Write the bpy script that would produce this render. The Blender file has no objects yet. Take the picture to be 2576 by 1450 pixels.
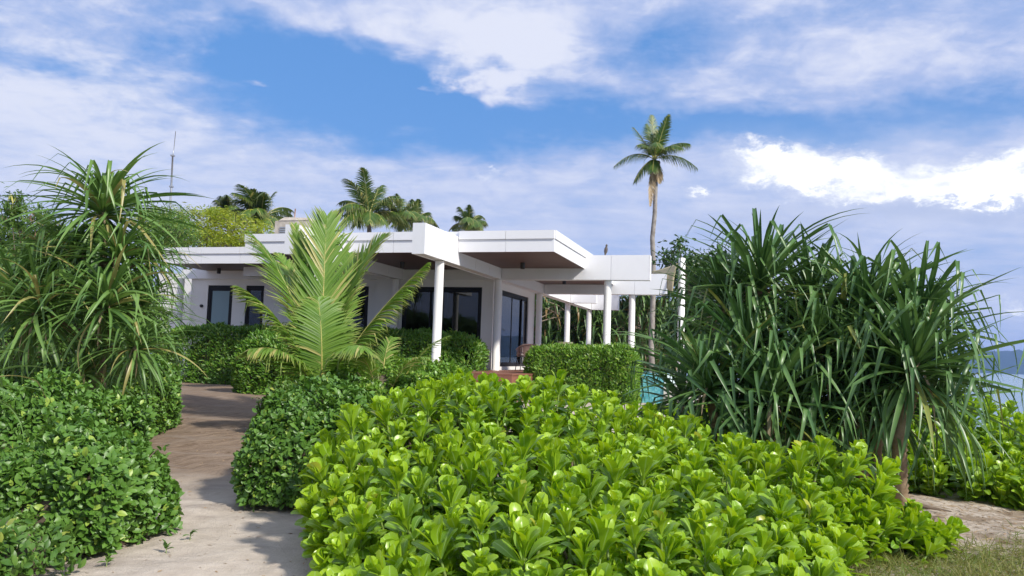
import bpy, math, random
import numpy as np
from mathutils import Matrix, Vector
random.seed(7); rng = np.random.default_rng(7)
S = bpy.context.scene
COL = S.collection
# ---------------------------------------------------------------- camera
FPX, EYE = 2050.0, 1.6                      # focal length in pixels of a 2576-wide frame, eye height
PITCH, ROLL = math.atan(173 / FPX), 0.033
_fw = np.array([0, math.cos(PITCH), math.sin(PITCH)]); _u0 = np.array([0, -math.sin(PITCH), math.cos(PITCH)]); _r0 = np.array([1.0, 0, 0])
CUP = _u0 * math.cos(ROLL) - _r0 * math.sin(ROLL); CRT = _r0 * math.cos(ROLL) + _u0 * math.sin(ROLL)
CAM = np.array([0, 0, EYE])
cd = bpy.data.cameras.new('camera'); cam = bpy.data.objects.new('camera', cd); COL.objects.link(cam)
cd.sensor_width = 36; cd.lens = FPX / 2576 * 36; cd.clip_end = 60000; cd.clip_start = 0.05
cam.matrix_world = Matrix(((CRT[0], CUP[0], -_fw[0], 0), (CRT[1], CUP[1], -_fw[1], 0), (CRT[2], CUP[2], -_fw[2], EYE), (0, 0, 0, 1)))
S.camera = cam
S.cycles.use_denoising = True
def at(x, y, Y):
    d = _fw + CRT * (x - 1288) / FPX - CUP * (y - 725) / FPX
    return CAM + d * (Y / d[1])
# ---------------------------------------------------------------- light
SUN_D = np.array([-1.05, 0.95, -1.12]); SUN_D /= np.linalg.norm(SUN_D)      # direction the light travels
SUN_EL = math.asin(-SUN_D[2]); SUN_AZ = math.atan2(-SUN_D[0], -SUN_D[1])
sl = bpy.data.lights.new('sun', 'SUN'); so = bpy.data.objects.new('sun', sl); COL.objects.link(so)
sl.energy = 4.2; sl.angle = math.radians(4.0); sl.color = (1.0, 0.95, 0.86)
so.rotation_euler = Vector(SUN_D).to_track_quat('-Z', 'Y').to_euler()
S.view_settings.view_transform = 'Standard'; S.view_settings.look = 'None'; S.view_settings.exposure = 0.32; S.view_settings.gamma = 1
# ---------------------------------------------------------------- node helpers
class X:
    """socket wrapper with arithmetic"""
    nt = None
    def __init__(s, v): s.v = v
    @staticmethod
    def m(op, *a, clamp=False):
        n = X.nt.nodes.new('ShaderNodeMath'); n.operation = op; n.use_clamp = clamp
        for i, q in enumerate(a):
            q = q.v if isinstance(q, X) else q
            if isinstance(q, (int, float)): n.inputs[i].default_value = q
            else: X.nt.links.new(q, n.inputs[i])
        return X(n.outputs[0])
    def __add__(a, b): return X.m('ADD', a, b)
    __radd__ = __add__
    def __sub__(a, b): return X.m('SUBTRACT', a, b)
    def __rsub__(a, b): return X.m('SUBTRACT', b, a)
    def __mul__(a, b): return X.m('MULTIPLY', a, b)
    __rmul__ = __mul__
    def __truediv__(a, b): return X.m('DIVIDE', a, b)
def smooth(v, a, b):
    n = X.nt.nodes.new('ShaderNodeMapRange'); n.interpolation_type = 'SMOOTHSTEP'
    X.nt.links.new(v.v, n.inputs[0]); n.inputs[1].default_value = a; n.inputs[2].default_value = b
    return X(n.outputs[0])
def noise(vec, scale, detail=4, rough=0.55, dist=0.0, out=0):
    n = X.nt.nodes.new('ShaderNodeTexNoise'); n.inputs['Scale'].default_value = scale; n.inputs['Detail'].default_value = detail
    n.inputs['Roughness'].default_value = rough; n.inputs['Distortion'].default_value = dist
    if vec is not None: X.nt.links.new(vec, n.inputs['Vector'])
    return X(n.outputs[out])
def mixc(f, a, b):
    n = X.nt.nodes.new('ShaderNodeMix'); n.data_type = 'RGBA'
    for i, q in ((0, f), (6, a), (7, b)):
        q = q.v if isinstance(q, X) else q
        if isinstance(q, (int, float)): n.inputs[i].default_value = q
        elif isinstance(q, tuple): n.inputs[i].default_value = (*q, 1)
        else: X.nt.links.new(q, n.inputs[i])
    return X(n.outputs[2])
def comb(a, b, c):
    n = X.nt.nodes.new('ShaderNodeCombineXYZ')
    for i, q in enumerate((a, b, c)):
        q = q.v if isinstance(q, X) else q
        if isinstance(q, (int, float)): n.inputs[i].default_value = q
        else: X.nt.links.new(q, n.inputs[i])
    return n.outputs[0]
def sep(v):
    n = X.nt.nodes.new('ShaderNodeSeparateXYZ'); X.nt.links.new(v, n.inputs[0]); return [X(o) for o in n.outputs]
# ---------------------------------------------------------------- sky: Nishita blue with procedural cloud layers
w = bpy.data.worlds.new('World'); S.world = w; w.use_nodes = True
nt = w.node_tree; X.nt = nt
bg = nt.nodes['Background']; bg.inputs[1].default_value = 0.112
sk = nt.nodes.new('ShaderNodeTexSky'); sk.sky_type = 'NISHITA'; sk.sun_disc = False
sk.sun_elevation = SUN_EL; sk.sun_rotation = SUN_AZ; sk.air_density = 1.0; sk.dust_density = 0.3; sk.ozone_density = 2.0
def sky_nodes():
    tc = nt.nodes.new('ShaderNodeTexCoord'); dx, dy, dz = sep(tc.outputs['Generated'])
    az = X.m('ARCTAN2', dx, dy) * (180 / math.pi); el = X.m('ARCSINE', dz) * (180 / math.pi)
    dzc = X.m('MAXIMUM', dz, 0.0) + 0.13
    q = comb(dx / dzc, dy / dzc, 0.0)                      # a flat cloud deck seen in perspective
    ae = comb(az * 0.05, el * 0.085, 0.0)
    n1 = noise(q, 1.1, 7, 0.62, 0.35); n2 = noise(q, 4.2, 6, 0.6, 0.5); n3 = noise(ae, 2.6, 7, 0.6, 0.15); wv = noise(ae, 5.0, 5, 0.6)
    wz = noise(ae, 3.1, 4, 0.55)
    aw = az + (wv - 0.5) * 9.0; ew = el + (wz - 0.5) * 5.5
    def blob(px, py, rx, ry, tilt=0.0, a=None, e=None):      # soft patch of sky around a compass direction, degrees
        a = a or aw; e = e or ew
        ca = math.degrees(math.atan((px - 1288) / FPX)); ce = math.degrees(math.atan((898 + 0.033 * (px - 1288) - py) / math.hypot(FPX, px - 1288)))
        ra = math.degrees(rx / FPX); re = math.degrees(ry / FPX)
        u = (a - ca) * (1 / ra); v = (e - ce - tilt * (a - ca)) * (1 / re) if tilt else (e - ce) * (1 / re)
        return X.m('POWER', 2.718, (u * u + v * v) * -1.0)
    clear = (blob(740, 190, 300, 130) * 1.05 + blob(1080, 250, 300, 85) * 0.9 + blob(1480, 300, 330, 50) * 0.62 + blob(1850, 285, 300, 42) * 0.5
             + blob(2430, 270, 240, 50) * 0.8 + blob(560, 110, 150, 60) * 0.5 + blob(1620, 120, 130, 60) * 0.5 + blob(1330, 370, 330, 50) * 0.42 + blob(60, 140, 170, 30) * 0.45
             + blob(2000, 20, 260, 40) * 0.35 + blob(1980, 330, 200, 40) * 0.45 + blob(2350, 350, 160, 30) * 0.3)
    low = smooth(el, 19.0, 6.0)
    puff = noise(q, 9.0, 6, 0.62, 0.6); fib = noise(comb(dx / dzc * 2.2, dy / dzc * 7.0, 1.7), 1.3, 6, 0.6, 0.7)
    cover = 0.72 - clear * 0.60 + (n1 - 0.5) * 0.70 + (n2 - 0.5) * (0.50 - low * 0.30) + (puff - 0.5) * (0.32 - low * 0.26) + (fib - 0.5) * 0.25 + (n3 - 0.5) * 0.40 + blob(1250, 100, 150, 70) * 0.40 + blob(1200, 205, 85, 28) * 0.85 + blob(1060, 222, 40, 14) * 0.5 + blob(900, 35, 200, 38) * 0.35 + blob(590, 199, 45, 9) * 0.45
    c = smooth(cover, 0.20, 0.80)
    thick = smooth(cover + (n2 - 0.5) * (0.55 - low * 0.3) + (puff - 0.5) * (0.5 - low * 0.4) + blob(150, 270, 420, 170) * 0.28 + blob(1250, 100, 150, 80) * 0.45 + blob(900, 320, 260, 60) * 0.18, 0.50, 1.12)
    cloud = mixc(thick, (3.7, 4.3, 6.3), (6.0, 6.2, 7.1))
    cloud = mixc(low * 0.45, cloud, (4.6, 5.1, 6.7))
    blue = mixc(0.72, sk.outputs[0], (0.75, 2.35, 5.7))
    col = mixc(c * 0.95, blue, cloud)
    # cumulus bank over the sea
    ne = noise(ae, 9.0, 8, 0.68, 0.3); nb = noise(ae, 6.0, 5, 0.6, 0.4)
    a2 = az + (noise(ae, 7.0, 7, 0.66) - 0.5) * 6.5; e2 = el + (ne - 0.5) * 4.2
    def b2(px, py, rx, ry): return blob(px, py, rx, ry, 0, a2, e2)
    cu = b2(2010, 420, 150, 42) + b2(1910, 375, 80, 26) * 0.7 + b2(2130, 450, 120, 46) * 0.9 + b2(2200, 490, 70, 20) * 0.5 + b2(2450, 440, 120, 44) + b2(2420, 490, 110, 16) * 0.6 + b2(2620, 445, 150, 50) + b2(1745, 480, 34, 14) * 0.8 + b2(1205, 433, 60, 16) * 0.42 + b2(2545, 770, 70, 14) * 0.6
    cm = smooth(cu + (nb - 0.5) * 0.25, 0.14, 0.78)
    under = blob(2230, 545, 420, 32) * 0.75
    col = mixc(X.m('MINIMUM', under, 0.7), col, (3.6, 4.2, 5.9))
    col = mixc(blob(2150, 400, 460, 90) * 0.35, col, (5.2, 5.6, 6.9))
    col = mixc(cm, col, mixc(smooth(cu + (nb - 0.5) * 2.2 + (ne - 0.5) * 0.8, 0.30, 1.15), (5.5, 5.9, 7.0), (9.0, 9.05, 9.1)))
    nt.links.new(col.v, bg.inputs[0])
sky_nodes()
# ---------------------------------------------------------------- materials
def new_mat(name):
    m = bpy.data.materials.new(name); m.use_nodes = True; X.nt = m.node_tree
    return m, m.node_tree.nodes['Principled BSDF'], m.node_tree
def link(a, b): X.nt.links.new(a.v if isinstance(a, X) else a, b)
def bump(h, strength, dist, b):
    n = X.nt.nodes.new('ShaderNodeBump'); n.inputs['Strength'].default_value = strength; n.inputs['Distance'].default_value = dist
    link(h, n.inputs['Height']); link(n.outputs[0], b.inputs['Normal'])
def objcoord():
    return X.nt.nodes.new('ShaderNodeTexCoord').outputs['Object']
def geopos():
    return X.nt.nodes.new('ShaderNodeNewGeometry').outputs['Position']
def simple(name, c, rough=0.6, c2=None, scale=6.0, spec=0.5, metal=0.0, bmp=0.0, bscale=60.0):
    m, b, t = new_mat(name)
    p = geopos()
    if c2 is None: c2 = tuple(q * 0.86 for q in c)
    n = noise(p, scale, 5, 0.6)
    link(mixc(smooth(n, 0.3, 0.72), c, c2), b.inputs['Base Color'])
    b.inputs['Roughness'].default_value = rough; b.inputs['Specular IOR Level'].default_value = spec; b.inputs['Metallic'].default_value = metal
    if bmp: bump(noise(p, bscale, 4, 0.6), bmp, 0.01, b)
    return m
def leafmat(name, c1, c2, rough=0.4, trans=0.3, rib=None, odd=None, oddp=0.02, spec=0.5, tip=None, old=None):
    m, b, t = new_mat(name)
    a = X.nt.nodes.new('ShaderNodeAttribute'); a.attribute_name = 'var'
    oi = X.nt.nodes.new('ShaderNodeObjectInfo')
    f = X.m('FRACT', X(a.outputs['Fac']) + X(oi.outputs['Random']))
    col = mixc(f, c1, c2)
    p = geopos()
    col = mixc(smooth(noise(p, 1.3, 2, 0.5), 0.35, 0.7) * 0.45, col, c2)
    if old is not None:
        g = X.nt.nodes.new('ShaderNodeAttribute'); g.attribute_name = 'age'; col = mixc(X(g.outputs['Fac']) * 0.85, col, old)
    if odd is not None:
        col = mixc(X.m('GREATER_THAN', f, 1 - oddp), col, odd)
    r = X.nt.nodes.new('ShaderNodeAttribute'); r.attribute_name = 'rib'
    if rib is not None:
        col = mixc((1.0 - smooth(X(r.outputs['Fac']), 0.03, 0.16)) * 0.7, col, rib)
    if tip is not None:
        g = X.nt.nodes.new('ShaderNodeAttribute'); g.attribute_name = 'along'
        col = mixc(smooth(X(g.outputs['Fac']), 0.6, 1.0) * 0.55, col, tip)
    link(col, b.inputs['Base Color']); b.inputs['Roughness'].default_value = rough; b.inputs['Specular IOR Level'].default_value = spec
    tr = X.nt.nodes.new('ShaderNodeBsdfTranslucent')
    hs = X.nt.nodes.new('ShaderNodeHueSaturation'); hs.inputs['Hue'].default_value = 0.485; hs.inputs['Value'].default_value = 1.35; hs.inputs['Saturation'].default_value = 1.05
    link(col, hs.inputs['Color']); link(hs.outputs[0], tr.inputs[0])
    mx = X.nt.nodes.new('ShaderNodeMixShader'); mx.inputs[0].default_value = trans
    link(b.outputs[0], mx.inputs[1]); link(tr.outputs[0], mx.inputs[2])
    link(mx.outputs[0], t.nodes['Material Output'].inputs[0])
    return m
M = {}
M['scaevola'] = leafmat('scaevola_leaf', (0.22, 0.40, 0.016), (0.40, 0.57, 0.035), 0.33, 0.33, rib=(0.42, 0.60, 0.16), odd=(0.46, 0.48, 0.06), oddp=0.006, old=(0.12, 0.27, 0.016))
M['scaevola_stem'] = simple('scaevola_stem', (0.22, 0.33, 0.07), 0.5, (0.16, 0.2, 0.06))
M['pandan'] = leafmat('pandanus_leaf', (0.045, 0.120, 0.030), (0.115, 0.215, 0.055), 0.38, 0.18, rib=(0.13, 0.24, 0.09), odd=(0.24, 0.27, 0.06), oddp=0.03)
M['pandan_light'] = leafmat('pandanus_leaf_light', (0.065, 0.155, 0.030), (0.16, 0.28, 0.06), 0.38, 0.24, rib=(0.22, 0.34, 0.12), odd=(0.34, 0.30, 0.10), oddp=0.05)
M['dead_leaf'] = leafmat('dead_leaf', (0.30, 0.20, 0.10), (0.46, 0.36, 0.22), 0.7, 0.15)
M['hedge'] = leafmat('hedge_leaf', (0.055, 0.155, 0.014), (0.145, 0.30, 0.03), 0.42, 0.25, odd=(0.26, 0.38, 0.06), oddp=0.1)
M['hedge_light'] = leafmat('hedge_leaf_light', (0.085, 0.20, 0.018), (0.19, 0.36, 0.04), 0.36, 0.28, odd=(0.30, 0.42, 0.07), oddp=0.12)
M['shrub'] = leafmat('shrub_leaf', (0.058, 0.155, 0.018), (0.135, 0.27, 0.038), 0.42, 0.22, rib=(0.15, 0.26, 0.07), odd=(0.30, 0.42, 0.06), oddp=0.045)
M['vine'] = leafmat('vine_leaf', (0.055, 0.14, 0.02), (0.14, 0.26, 0.045), 0.4, 0.28, odd=(0.34, 0.40, 0.08), oddp=0.05)
M['yellowgreen'] = leafmat('yellow_green_leaf', (0.13, 0.24, 0.014), (0.36, 0.40, 0.03), 0.5, 0.35)
M['leuc'] = leafmat('leucaena_leaf', (0.035, 0.11, 0.015), (0.13, 0.22, 0.03), 0.5, 0.3)
M['pod'] = leafmat('pod', (0.10, 0.035, 0.02), (0.20, 0.10, 0.05), 0.6, 0.1)
M['yellow_pod'] = leafmat('yellow_pod', (0.50, 0.45, 0.10), (0.38, 0.40, 0.08), 0.6, 0.1)
M['dark_tree'] = leafmat('broad_leaf', (0.020, 0.06, 0.012), (0.055, 0.12, 0.02), 0.35, 0.2)
M['thicket'] = leafmat('thicket_leaf', (0.055, 0.12, 0.028), (0.15, 0.25, 0.07), 0.42, 0.2, odd=(0.25, 0.16, 0.06), oddp=0.06)
M['palm'] = leafmat('palm_leaflet', (0.040, 0.095, 0.016), (0.11, 0.185, 0.03), 0.34, 0.28, odd=(0.38, 0.36, 0.10), oddp=0.06, tip=(0.28, 0.27, 0.09))
M['palm_young'] = leafmat('young_palm_leaflet', (0.095, 0.215, 0.020), (0.20, 0.34, 0.045), 0.44, 0.34, odd=(0.50, 0.46, 0.16), oddp=0.08, rib=(0.36, 0.46, 0.14), tip=(0.36, 0.36, 0.10))
M['rachis'] = simple('palm_rachis', (0.48, 0.42, 0.12), 0.45, (0.36, 0.36, 0.10))
M['grass'] = leafmat('grass_blade', (0.10, 0.19, 0.02), (0.27, 0.25, 0.07), 0.6, 0.3)
M['litter'] = leafmat('dry_litter', (0.24, 0.15, 0.08), (0.42, 0.30, 0.17), 0.8, 0.05)
M['twig'] = simple('twig_bark', (0.16, 0.12, 0.085), 0.85, (0.09, 0.065, 0.045), 14)
M['pale_branch'] = simple('bare_branch', (0.27, 0.21, 0.155), 0.85, (0.18, 0.13, 0.09), 9)
def white(name, c, rough):
    m, b, t = new_mat(name); p = geopos(); oi = X.nt.nodes.new('ShaderNodeObjectInfo')
    x, y, z = sep(p)
    streak = noise(comb(x * 7.0, y * 7.0, z * 0.8), 1.0, 4, 0.6)
    n = noise(p, 1.7, 5, 0.6)
    f = smooth(streak, 0.5, 0.85) * 0.10 + smooth(n, 0.4, 0.8) * 0.07 + X(oi.outputs['Random']) * 0.04
    link(mixc(f, c, (0.50, 0.49, 0.46)), b.inputs['Base Color'])
    b.inputs['Roughness'].default_value = rough; bump(noise(p, 140, 3, 0.6), 0.05, 0.004, b)
    return m
M['white_panel'] = white('white_cladding', (0.80, 0.80, 0.81), 0.38)
M['white_wall'] = white('white_render', (0.80, 0.785, 0.75), 0.7)
M['joint'] = simple('joint', (0.55, 0.55, 0.56), 0.8)
def soffit():
    m, b, t = new_mat('soffit_wood'); o = objcoord(); x, y, z = sep(o)
    gr = noise(comb(x * 1.2, y * 14.0, z), 1.0, 6, 0.65, 0.4)
    pl = X.m('FRACT', y * 7.0)
    col = mixc(smooth(gr, 0.3, 0.7), (0.13, 0.068, 0.05), (0.065, 0.036, 0.028))
    link(col, b.inputs['Base Color']); b.inputs['Roughness'].default_value = 0.5
    return m
M['soffit'] = soffit()
M['deck'] = simple('deck_paint', (0.27, 0.115, 0.075), 0.55, (0.20, 0.085, 0.055), 3.0)
M['black_frame'] = simple('black_frame', (0.010, 0.010, 0.011), 0.45, spec=0.2)
M['black_lamp'] = simple('black_lamp', (0.015, 0.014, 0.014), 0.5)
def glass(name, tint, refl_ior=1.5, tr=1.0):
    m, b, t = new_mat(name)
    for n in list(t.nodes):
        if n != t.nodes['Material Output']: t.nodes.remove(n)
    fr = t.nodes.new('ShaderNodeFresnel'); fr.inputs[0].default_value = refl_ior
    gl = t.nodes.new('ShaderNodeBsdfGlossy'); gl.inputs['Roughness'].default_value = 0.0
    tp = t.nodes.new('ShaderNodeBsdfTransparent'); tp.inputs[0].default_value = (*tint, 1)
    mx = t.nodes.new('ShaderNodeMixShader'); link(fr.outputs[0], mx.inputs[0]); link(tp.outputs[0], mx.inputs[1]); link(gl.outputs[0], mx.inputs[2])
    link(mx.outputs[0], t.nodes['Material Output'].inputs[0])
    return m
M['glass'] = glass('tinted_glass', (0.22, 0.24, 0.25), 1.62)
M['frosted'] = simple('frosted_glass', (0.20, 0.30, 0.33), 0.28, (0.17, 0.27, 0.30), 1.0)
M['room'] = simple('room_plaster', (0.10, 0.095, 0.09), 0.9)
M['curtain'] = simple('curtain_cloth', (0.34, 0.34, 0.35), 0.9, (0.25, 0.25, 0.26), 30)
M['concrete'] = simple('beige_concrete', (0.50, 0.45, 0.38), 0.85, (0.36, 0.31, 0.25), 5, bmp=0.3)
M['rust'] = simple('rusty_iron', (0.36, 0.17, 0.10), 0.8, (0.45, 0.33, 0.26), 9)
M['steel'] = simple('galvanised_steel', (0.42, 0.44, 0.46), 0.45, (0.30, 0.31, 0.33), 8, metal=0.6)
M['palm_bark'] = simple('palm_bark', (0.34, 0.31, 0.275), 0.85, (0.20, 0.175, 0.15), 5, bmp=0.6, bscale=30)
M['pandan_bark'] = simple('pandanus_bark', (0.34, 0.25, 0.15), 0.85, (0.20, 0.13, 0.075), 9, bmp=0.5, bscale=40)
M['dead_bark'] = simple('dead_bark', (0.13, 0.08, 0.06), 0.9, (0.30, 0.24, 0.2), 4)
M['rope'] = simple('rope_weave', (0.34, 0.22, 0.19), 0.75, (0.28, 0.18, 0.155), 20)
M['cushion'] = simple('grey_cushion', (0.24, 0.20, 0.19), 0.9)
M['chair_leg'] = simple('dark_metal', (0.03, 0.028, 0.028), 0.4)
M['bowl'] = simple('cream_ceramic', (0.62, 0.60, 0.42), 0.35, (0.55, 0.55, 0.38))
M['tabletop'] = simple('pale_tabletop', (0.60, 0.57, 0.50), 0.5)
M['sail'] = simple('beige_sailcloth', (0.46, 0.39, 0.24), 0.8, (0.42, 0.355, 0.215))
M['pool_tile'] = leafmat('pool_tile', (0.08, 0.40, 0.50), (0.22, 0.60, 0.66), 0.15, 0.0)
M['grout'] = simple('pool_grout', (0.50, 0.60, 0.60), 0.8)
M['pale_stone'] = simple('pale_coping', (0.66, 0.63, 0.57), 0.7, bmp=0.2)
M['bird'] = simple('bird_feather', (0.07, 0.055, 0.05), 0.7, (0.14, 0.12, 0.10), 60)
M['island'] = simple('island_forest', (0.02, 0.045, 0.04), 0.95, (0.03, 0.055, 0.04), 0.01)
def water(name, c, rough, s, st):
    m, b, t = new_mat(name); p = geopos()
    b.inputs['Base Color'].default_value = (*c, 1); b.inputs['Roughness'].default_value = rough; b.inputs['IOR'].default_value = 1.33
    x, y, z = sep(p)
    v = comb(x * 1.0, y * 0.45, 0.0)
    bump(noise(v, s, 6, 0.65) * 0.7 + noise(v, s * 0.2, 4, 0.6) * 1.2, st, 0.35, b)
    return m
M['sea'] = water('sea_water', (0.16, 0.26, 0.33), 0.16, 1.6, 0.55)
M['pool_water'] = water('pool_water', (0.10, 0.42, 0.50), 0.04, 3.0, 0.06)
def ground_mat():
    m, b, t = new_mat('sand'); p = geopos(); x, y, z = sep(p)
    n = noise(p, 0.55, 5, 0.6); nf = noise(p, 55.0, 4, 0.7); nm = noise(p, 5.0, 5, 0.62)
    rk = noise(comb(x * 1.6 + y * 2.0, y * 6.0 - x * 7.0, 0.0), 1.15, 7, 0.68, 0.9)          # raked streaks
    sand = mixc(smooth(nm, 0.3, 0.7), (0.47, 0.40, 0.325), (0.57, 0.495, 0.41))
    sand = mixc(smooth(nf, 0.58, 0.78) * 0.5, sand, (0.62, 0.58, 0.53))
    sand = mixc(smooth(nf, 0.40, 0.22) * 0.55, sand, (0.24, 0.19, 0.15))
    earth = mixc(smooth(rk, 0.30, 0.74), (0.175, 0.122, 0.083), (0.32, 0.24, 0.175))
    fe = smooth(y + (n - 0.5) * 2.5 + (rk - 0.5) * 1.6, 8.2, 10.6) * smooth(x + (n - 0.5) * 2.0, 0.8, -1.5)
    col = mixc(fe, sand, earth)
    # packed darker streaks on the pale sand of the path
    dk = smooth(noise(comb(x * 0.8, y * 2.6, 3.1), 1.0, 5, 0.6, 0.5), 0.52, 0.70)
    col = mixc(dk * 0.6 * smooth(x, 1.0, -0.5), col, (0.30, 0.25, 0.21))
    lit = smooth(x * 0.75 + (n - 0.5) * 2.2 - y * 0.17, 1.55, 2.2) * smooth(noise(p, 2.4, 6, 0.68), 0.42, 0.60)
    col = mixc(lit * 0.75, col, (0.22, 0.155, 0.095))
    link(col, b.inputs['Base Color']); b.inputs['Roughness'].default_value = 0.9; b.inputs['Specular IOR Level'].default_value = 0.2
    bump(nf * 0.6 + nm * 1.0 + noise(p, 2.2, 4, 0.6) * 1.6 + rk * fe * 1.4, 0.7, 0.035, b)
    return m
M['sand'] = ground_mat()
# ---------------------------------------------------------------- object helpers
def link_obj(name, data, mat=None, parent=None):
    o = bpy.data.objects.new(name, data); COL.objects.link(o)
    if mat is not None and data is not None and not data.materials: data.materials.append(M[mat] if isinstance(mat, str) else mat)
    if parent is not None: o.parent = parent
    return o
def tag(o, label, cat, group=None):
    o['label'] = label; o['category'] = cat
    if group: o['group'] = group
    return o
def empty(name, loc, label, cat, group=None, rz=0.0):
    o = link_obj(name, None); o.location = tuple(loc); o.rotation_euler = (0, 0, rz); o.empty_display_size = 0.2
    return tag(o, label, cat, group)
def mesh_np(name, V, Q, smooth_=True, **attrs):
    """V (n,3); Q (m,4) or list of such for tris; attrs: per-vertex floats"""
    me = bpy.data.meshes.new(name); V = np.asarray(V, np.float32); Q = np.asarray(Q, np.int32); k = Q.shape[1]
    me.vertices.add(len(V)); me.vertices.foreach_set('co', V.ravel())
    me.loops.add(Q.size); me.loops.foreach_set('vertex_index', Q.ravel())
    me.polygons.add(len(Q)); me.polygons.foreach_set('loop_start', np.arange(0, Q.size, k, dtype=np.int32))
    me.update(calc_edges=True)
    if smooth_: me.polygons.foreach_set('use_smooth', np.ones(len(Q), bool))
    for a, vals in attrs.items():
        at_ = me.attributes.new(a, 'FLOAT', 'POINT'); at_.data.foreach_set('value', np.asarray(vals, np.float32).ravel())
    return me
class MB:
    """collects plain shapes into one mesh"""
    def __init__(s): s.v = []; s.f = []; s.sm = []
    def add(s, V, Fs, sm=False):
        o = len(s.v); s.v += [tuple(map(float, q)) for q in V]; s.f += [tuple(i + o for i in f) for f in Fs]; s.sm += [sm] * len(Fs); return s
    def box(s, x0, x1, y0, y1, z0, z1, bev=0.0):
        if bev <= 0:
            V = [(x, y, z) for z in (z0, z1) for y in (y0, y1) for x in (x0, x1)]
            return s.add(V, [(0, 2, 3, 1), (4, 5, 7, 6), (0, 1, 5, 4), (2, 6, 7, 3), (0, 4, 6, 2), (1, 3, 7, 5)])
        b = bev; V = []; F = []
        def ring(z, i): return [(x0 + i, y0 + i, z), (x1 - i, y0 + i, z), (x1 - i, y1 - i, z), (x0 + i, y1 - i, z)]
        V = ring(z0, b) + ring(z0 + b, 0) + ring(z1 - b, 0) + ring(z1, b)
        F = [(3, 2, 1, 0), (12, 13, 14, 15)]
        for r in range(3):
            for i in range(4): F.append((r * 4 + i, r * 4 + (i + 1) % 4, r * 4 + 4 + (i + 1) % 4, r * 4 + 4 + i))
        return s.add(V, F)
    def tube(s, pts, rad, n=8, caps=True):
        pts = [np.asarray(p, float) for p in pts]; V = []; F = []
        rad = [rad] * len(pts) if isinstance(rad, (int, float)) else rad
        for i, p in enumerate(pts):
            t = pts[min(i + 1, len(pts) - 1)] - pts[max(i - 1, 0)]; t = t / (np.linalg.norm(t) + 1e-9)
            a = np.cross(t, (0, 0, 1.0)) if abs(t[2]) < 0.95 else np.cross(t, (0, 1.0, 0)); a /= np.linalg.norm(a); b = np.cross(t, a)
            for k in range(n):
                an = 2 * math.pi * k / n; V.append(p + rad[i] * (math.cos(an) * a + math.sin(an) * b))
        for i in range(len(pts) - 1):
            for k in range(n): F.append((i * n + k, i * n + (k + 1) % n, (i + 1) * n + (k + 1) % n, (i + 1) * n + k))
        o = len(s.v); s.add(V, F, True)
        if caps:
            s.f += [tuple(o + k for k in range(n)), tuple(o + (len(pts) - 1) * n + k for k in reversed(range(n)))]; s.sm += [False, False]
        return s
    def lathe(s, prof, c=(0, 0, 0), n=20):
        V = []; F = []
        for (r, z) in prof:
            for k in range(n): V.append((c[0] + r * math.cos(2 * math.pi * k / n), c[1] + r * math.sin(2 * math.pi * k / n), c[2] + z))
        for i in range(len(prof) - 1):
            for k in range(n): F.append((i * n + k, i * n + (k + 1) % n, (i + 1) * n + (k + 1) % n, (i + 1) * n + k))
        return s.add(V, F, True)
    def build(s, name, mat, parent=None):
        me = bpy.data.meshes.new(name); me.from_pydata(s.v, [], s.f); me.polygons.foreach_set('use_smooth', s.sm); me.update()
        return link_obj(name, me, mat, parent)
def inst(TV, TQ, Ms, Ts):
    n, k = len(Ts), len(TV)
    V = np.einsum('nij,kj->nki', Ms, TV) + Ts[:, None, :]
    Q = (TQ[None] + (np.arange(n) * k)[:, None, None]).reshape(-1, TQ.shape[1])
    return V.reshape(-1, 3), Q
def frames(d, nrm, rng_=rng):
    """rotation matrices with local x along d and local z near nrm"""
    d = d / np.linalg.norm(d, axis=1, keepdims=True)
    y = np.cross(nrm, d); y /= np.linalg.norm(y, axis=1, keepdims=True) + 1e-9
    z = np.cross(d, y)
    return np.stack([d, y, z], axis=2)
def unit(n):
    v = rng.normal(size=(n, 3)); return v / np.linalg.norm(v, axis=1, keepdims=True)
# ---------------------------------------------------------------- terrain, sea, far island
def sstep(a, b, x):
    t = np.clip((x - a) / (b - a), 0, 1); return t * t * (3 - 2 * t)
def ground_z(x, y):
    x = np.asarray(x, float); y = np.asarray(y, float)
    base = 0.55 * sstep(7.5, 19, y) * sstep(9, 3, x)
    shore = sstep(0, 9, x - (6.0 + 0.16 * np.maximum(y, 0))) * 1.7
    back = sstep(-6, -18, y) * 1.7 + sstep(70, 110, y) * 0.6
    rip = 0.018 * np.sin(x * 3.1 + np.sin(y * 1.7)) * np.sin(y * 2.3 + x) + 0.012 * np.sin(7.3 * x + 2.1 * y) * np.sin(5.1 * y - 1.3 * x)
    return base - shore - back + rip * np.exp(-((y - 8) / 14) ** 2)
def axis(a, b, f0, f1, cs, fs):
    return np.unique(np.round(np.concatenate([np.arange(a, f0, cs), np.arange(f0, f1, fs), np.arange(f1, b + cs, cs)]), 4))
gx = axis(-90, 60, -9, 8, 1.5, 0.09); gy = axis(-24, 130, 2.5, 20, 1.5, 0.09)
XX, YY = np.meshgrid(gx, gy); ZZ = ground_z(XX, YY)
nx, ny = len(gx), len(gy); ii = np.arange((nx) * (ny)).reshape(ny, nx)
GQ = np.stack([ii[:-1, :-1], ii[:-1, 1:], ii[1:, 1:], ii[1:, :-1]], axis=-1).reshape(-1, 4)
o = link_obj('sand_ground', mesh_np('sand_ground', np.stack([XX, YY, ZZ], -1).reshape(-1, 3), GQ), 'sand'); o['kind'] = 'structure'
me = mesh_np('sea', [(-9000, -9000, -0.6), (9000, -9000, -0.6), (9000, 9000, -0.6), (-9000, 9000, -0.6)], [(0, 1, 2, 3)])
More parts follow.
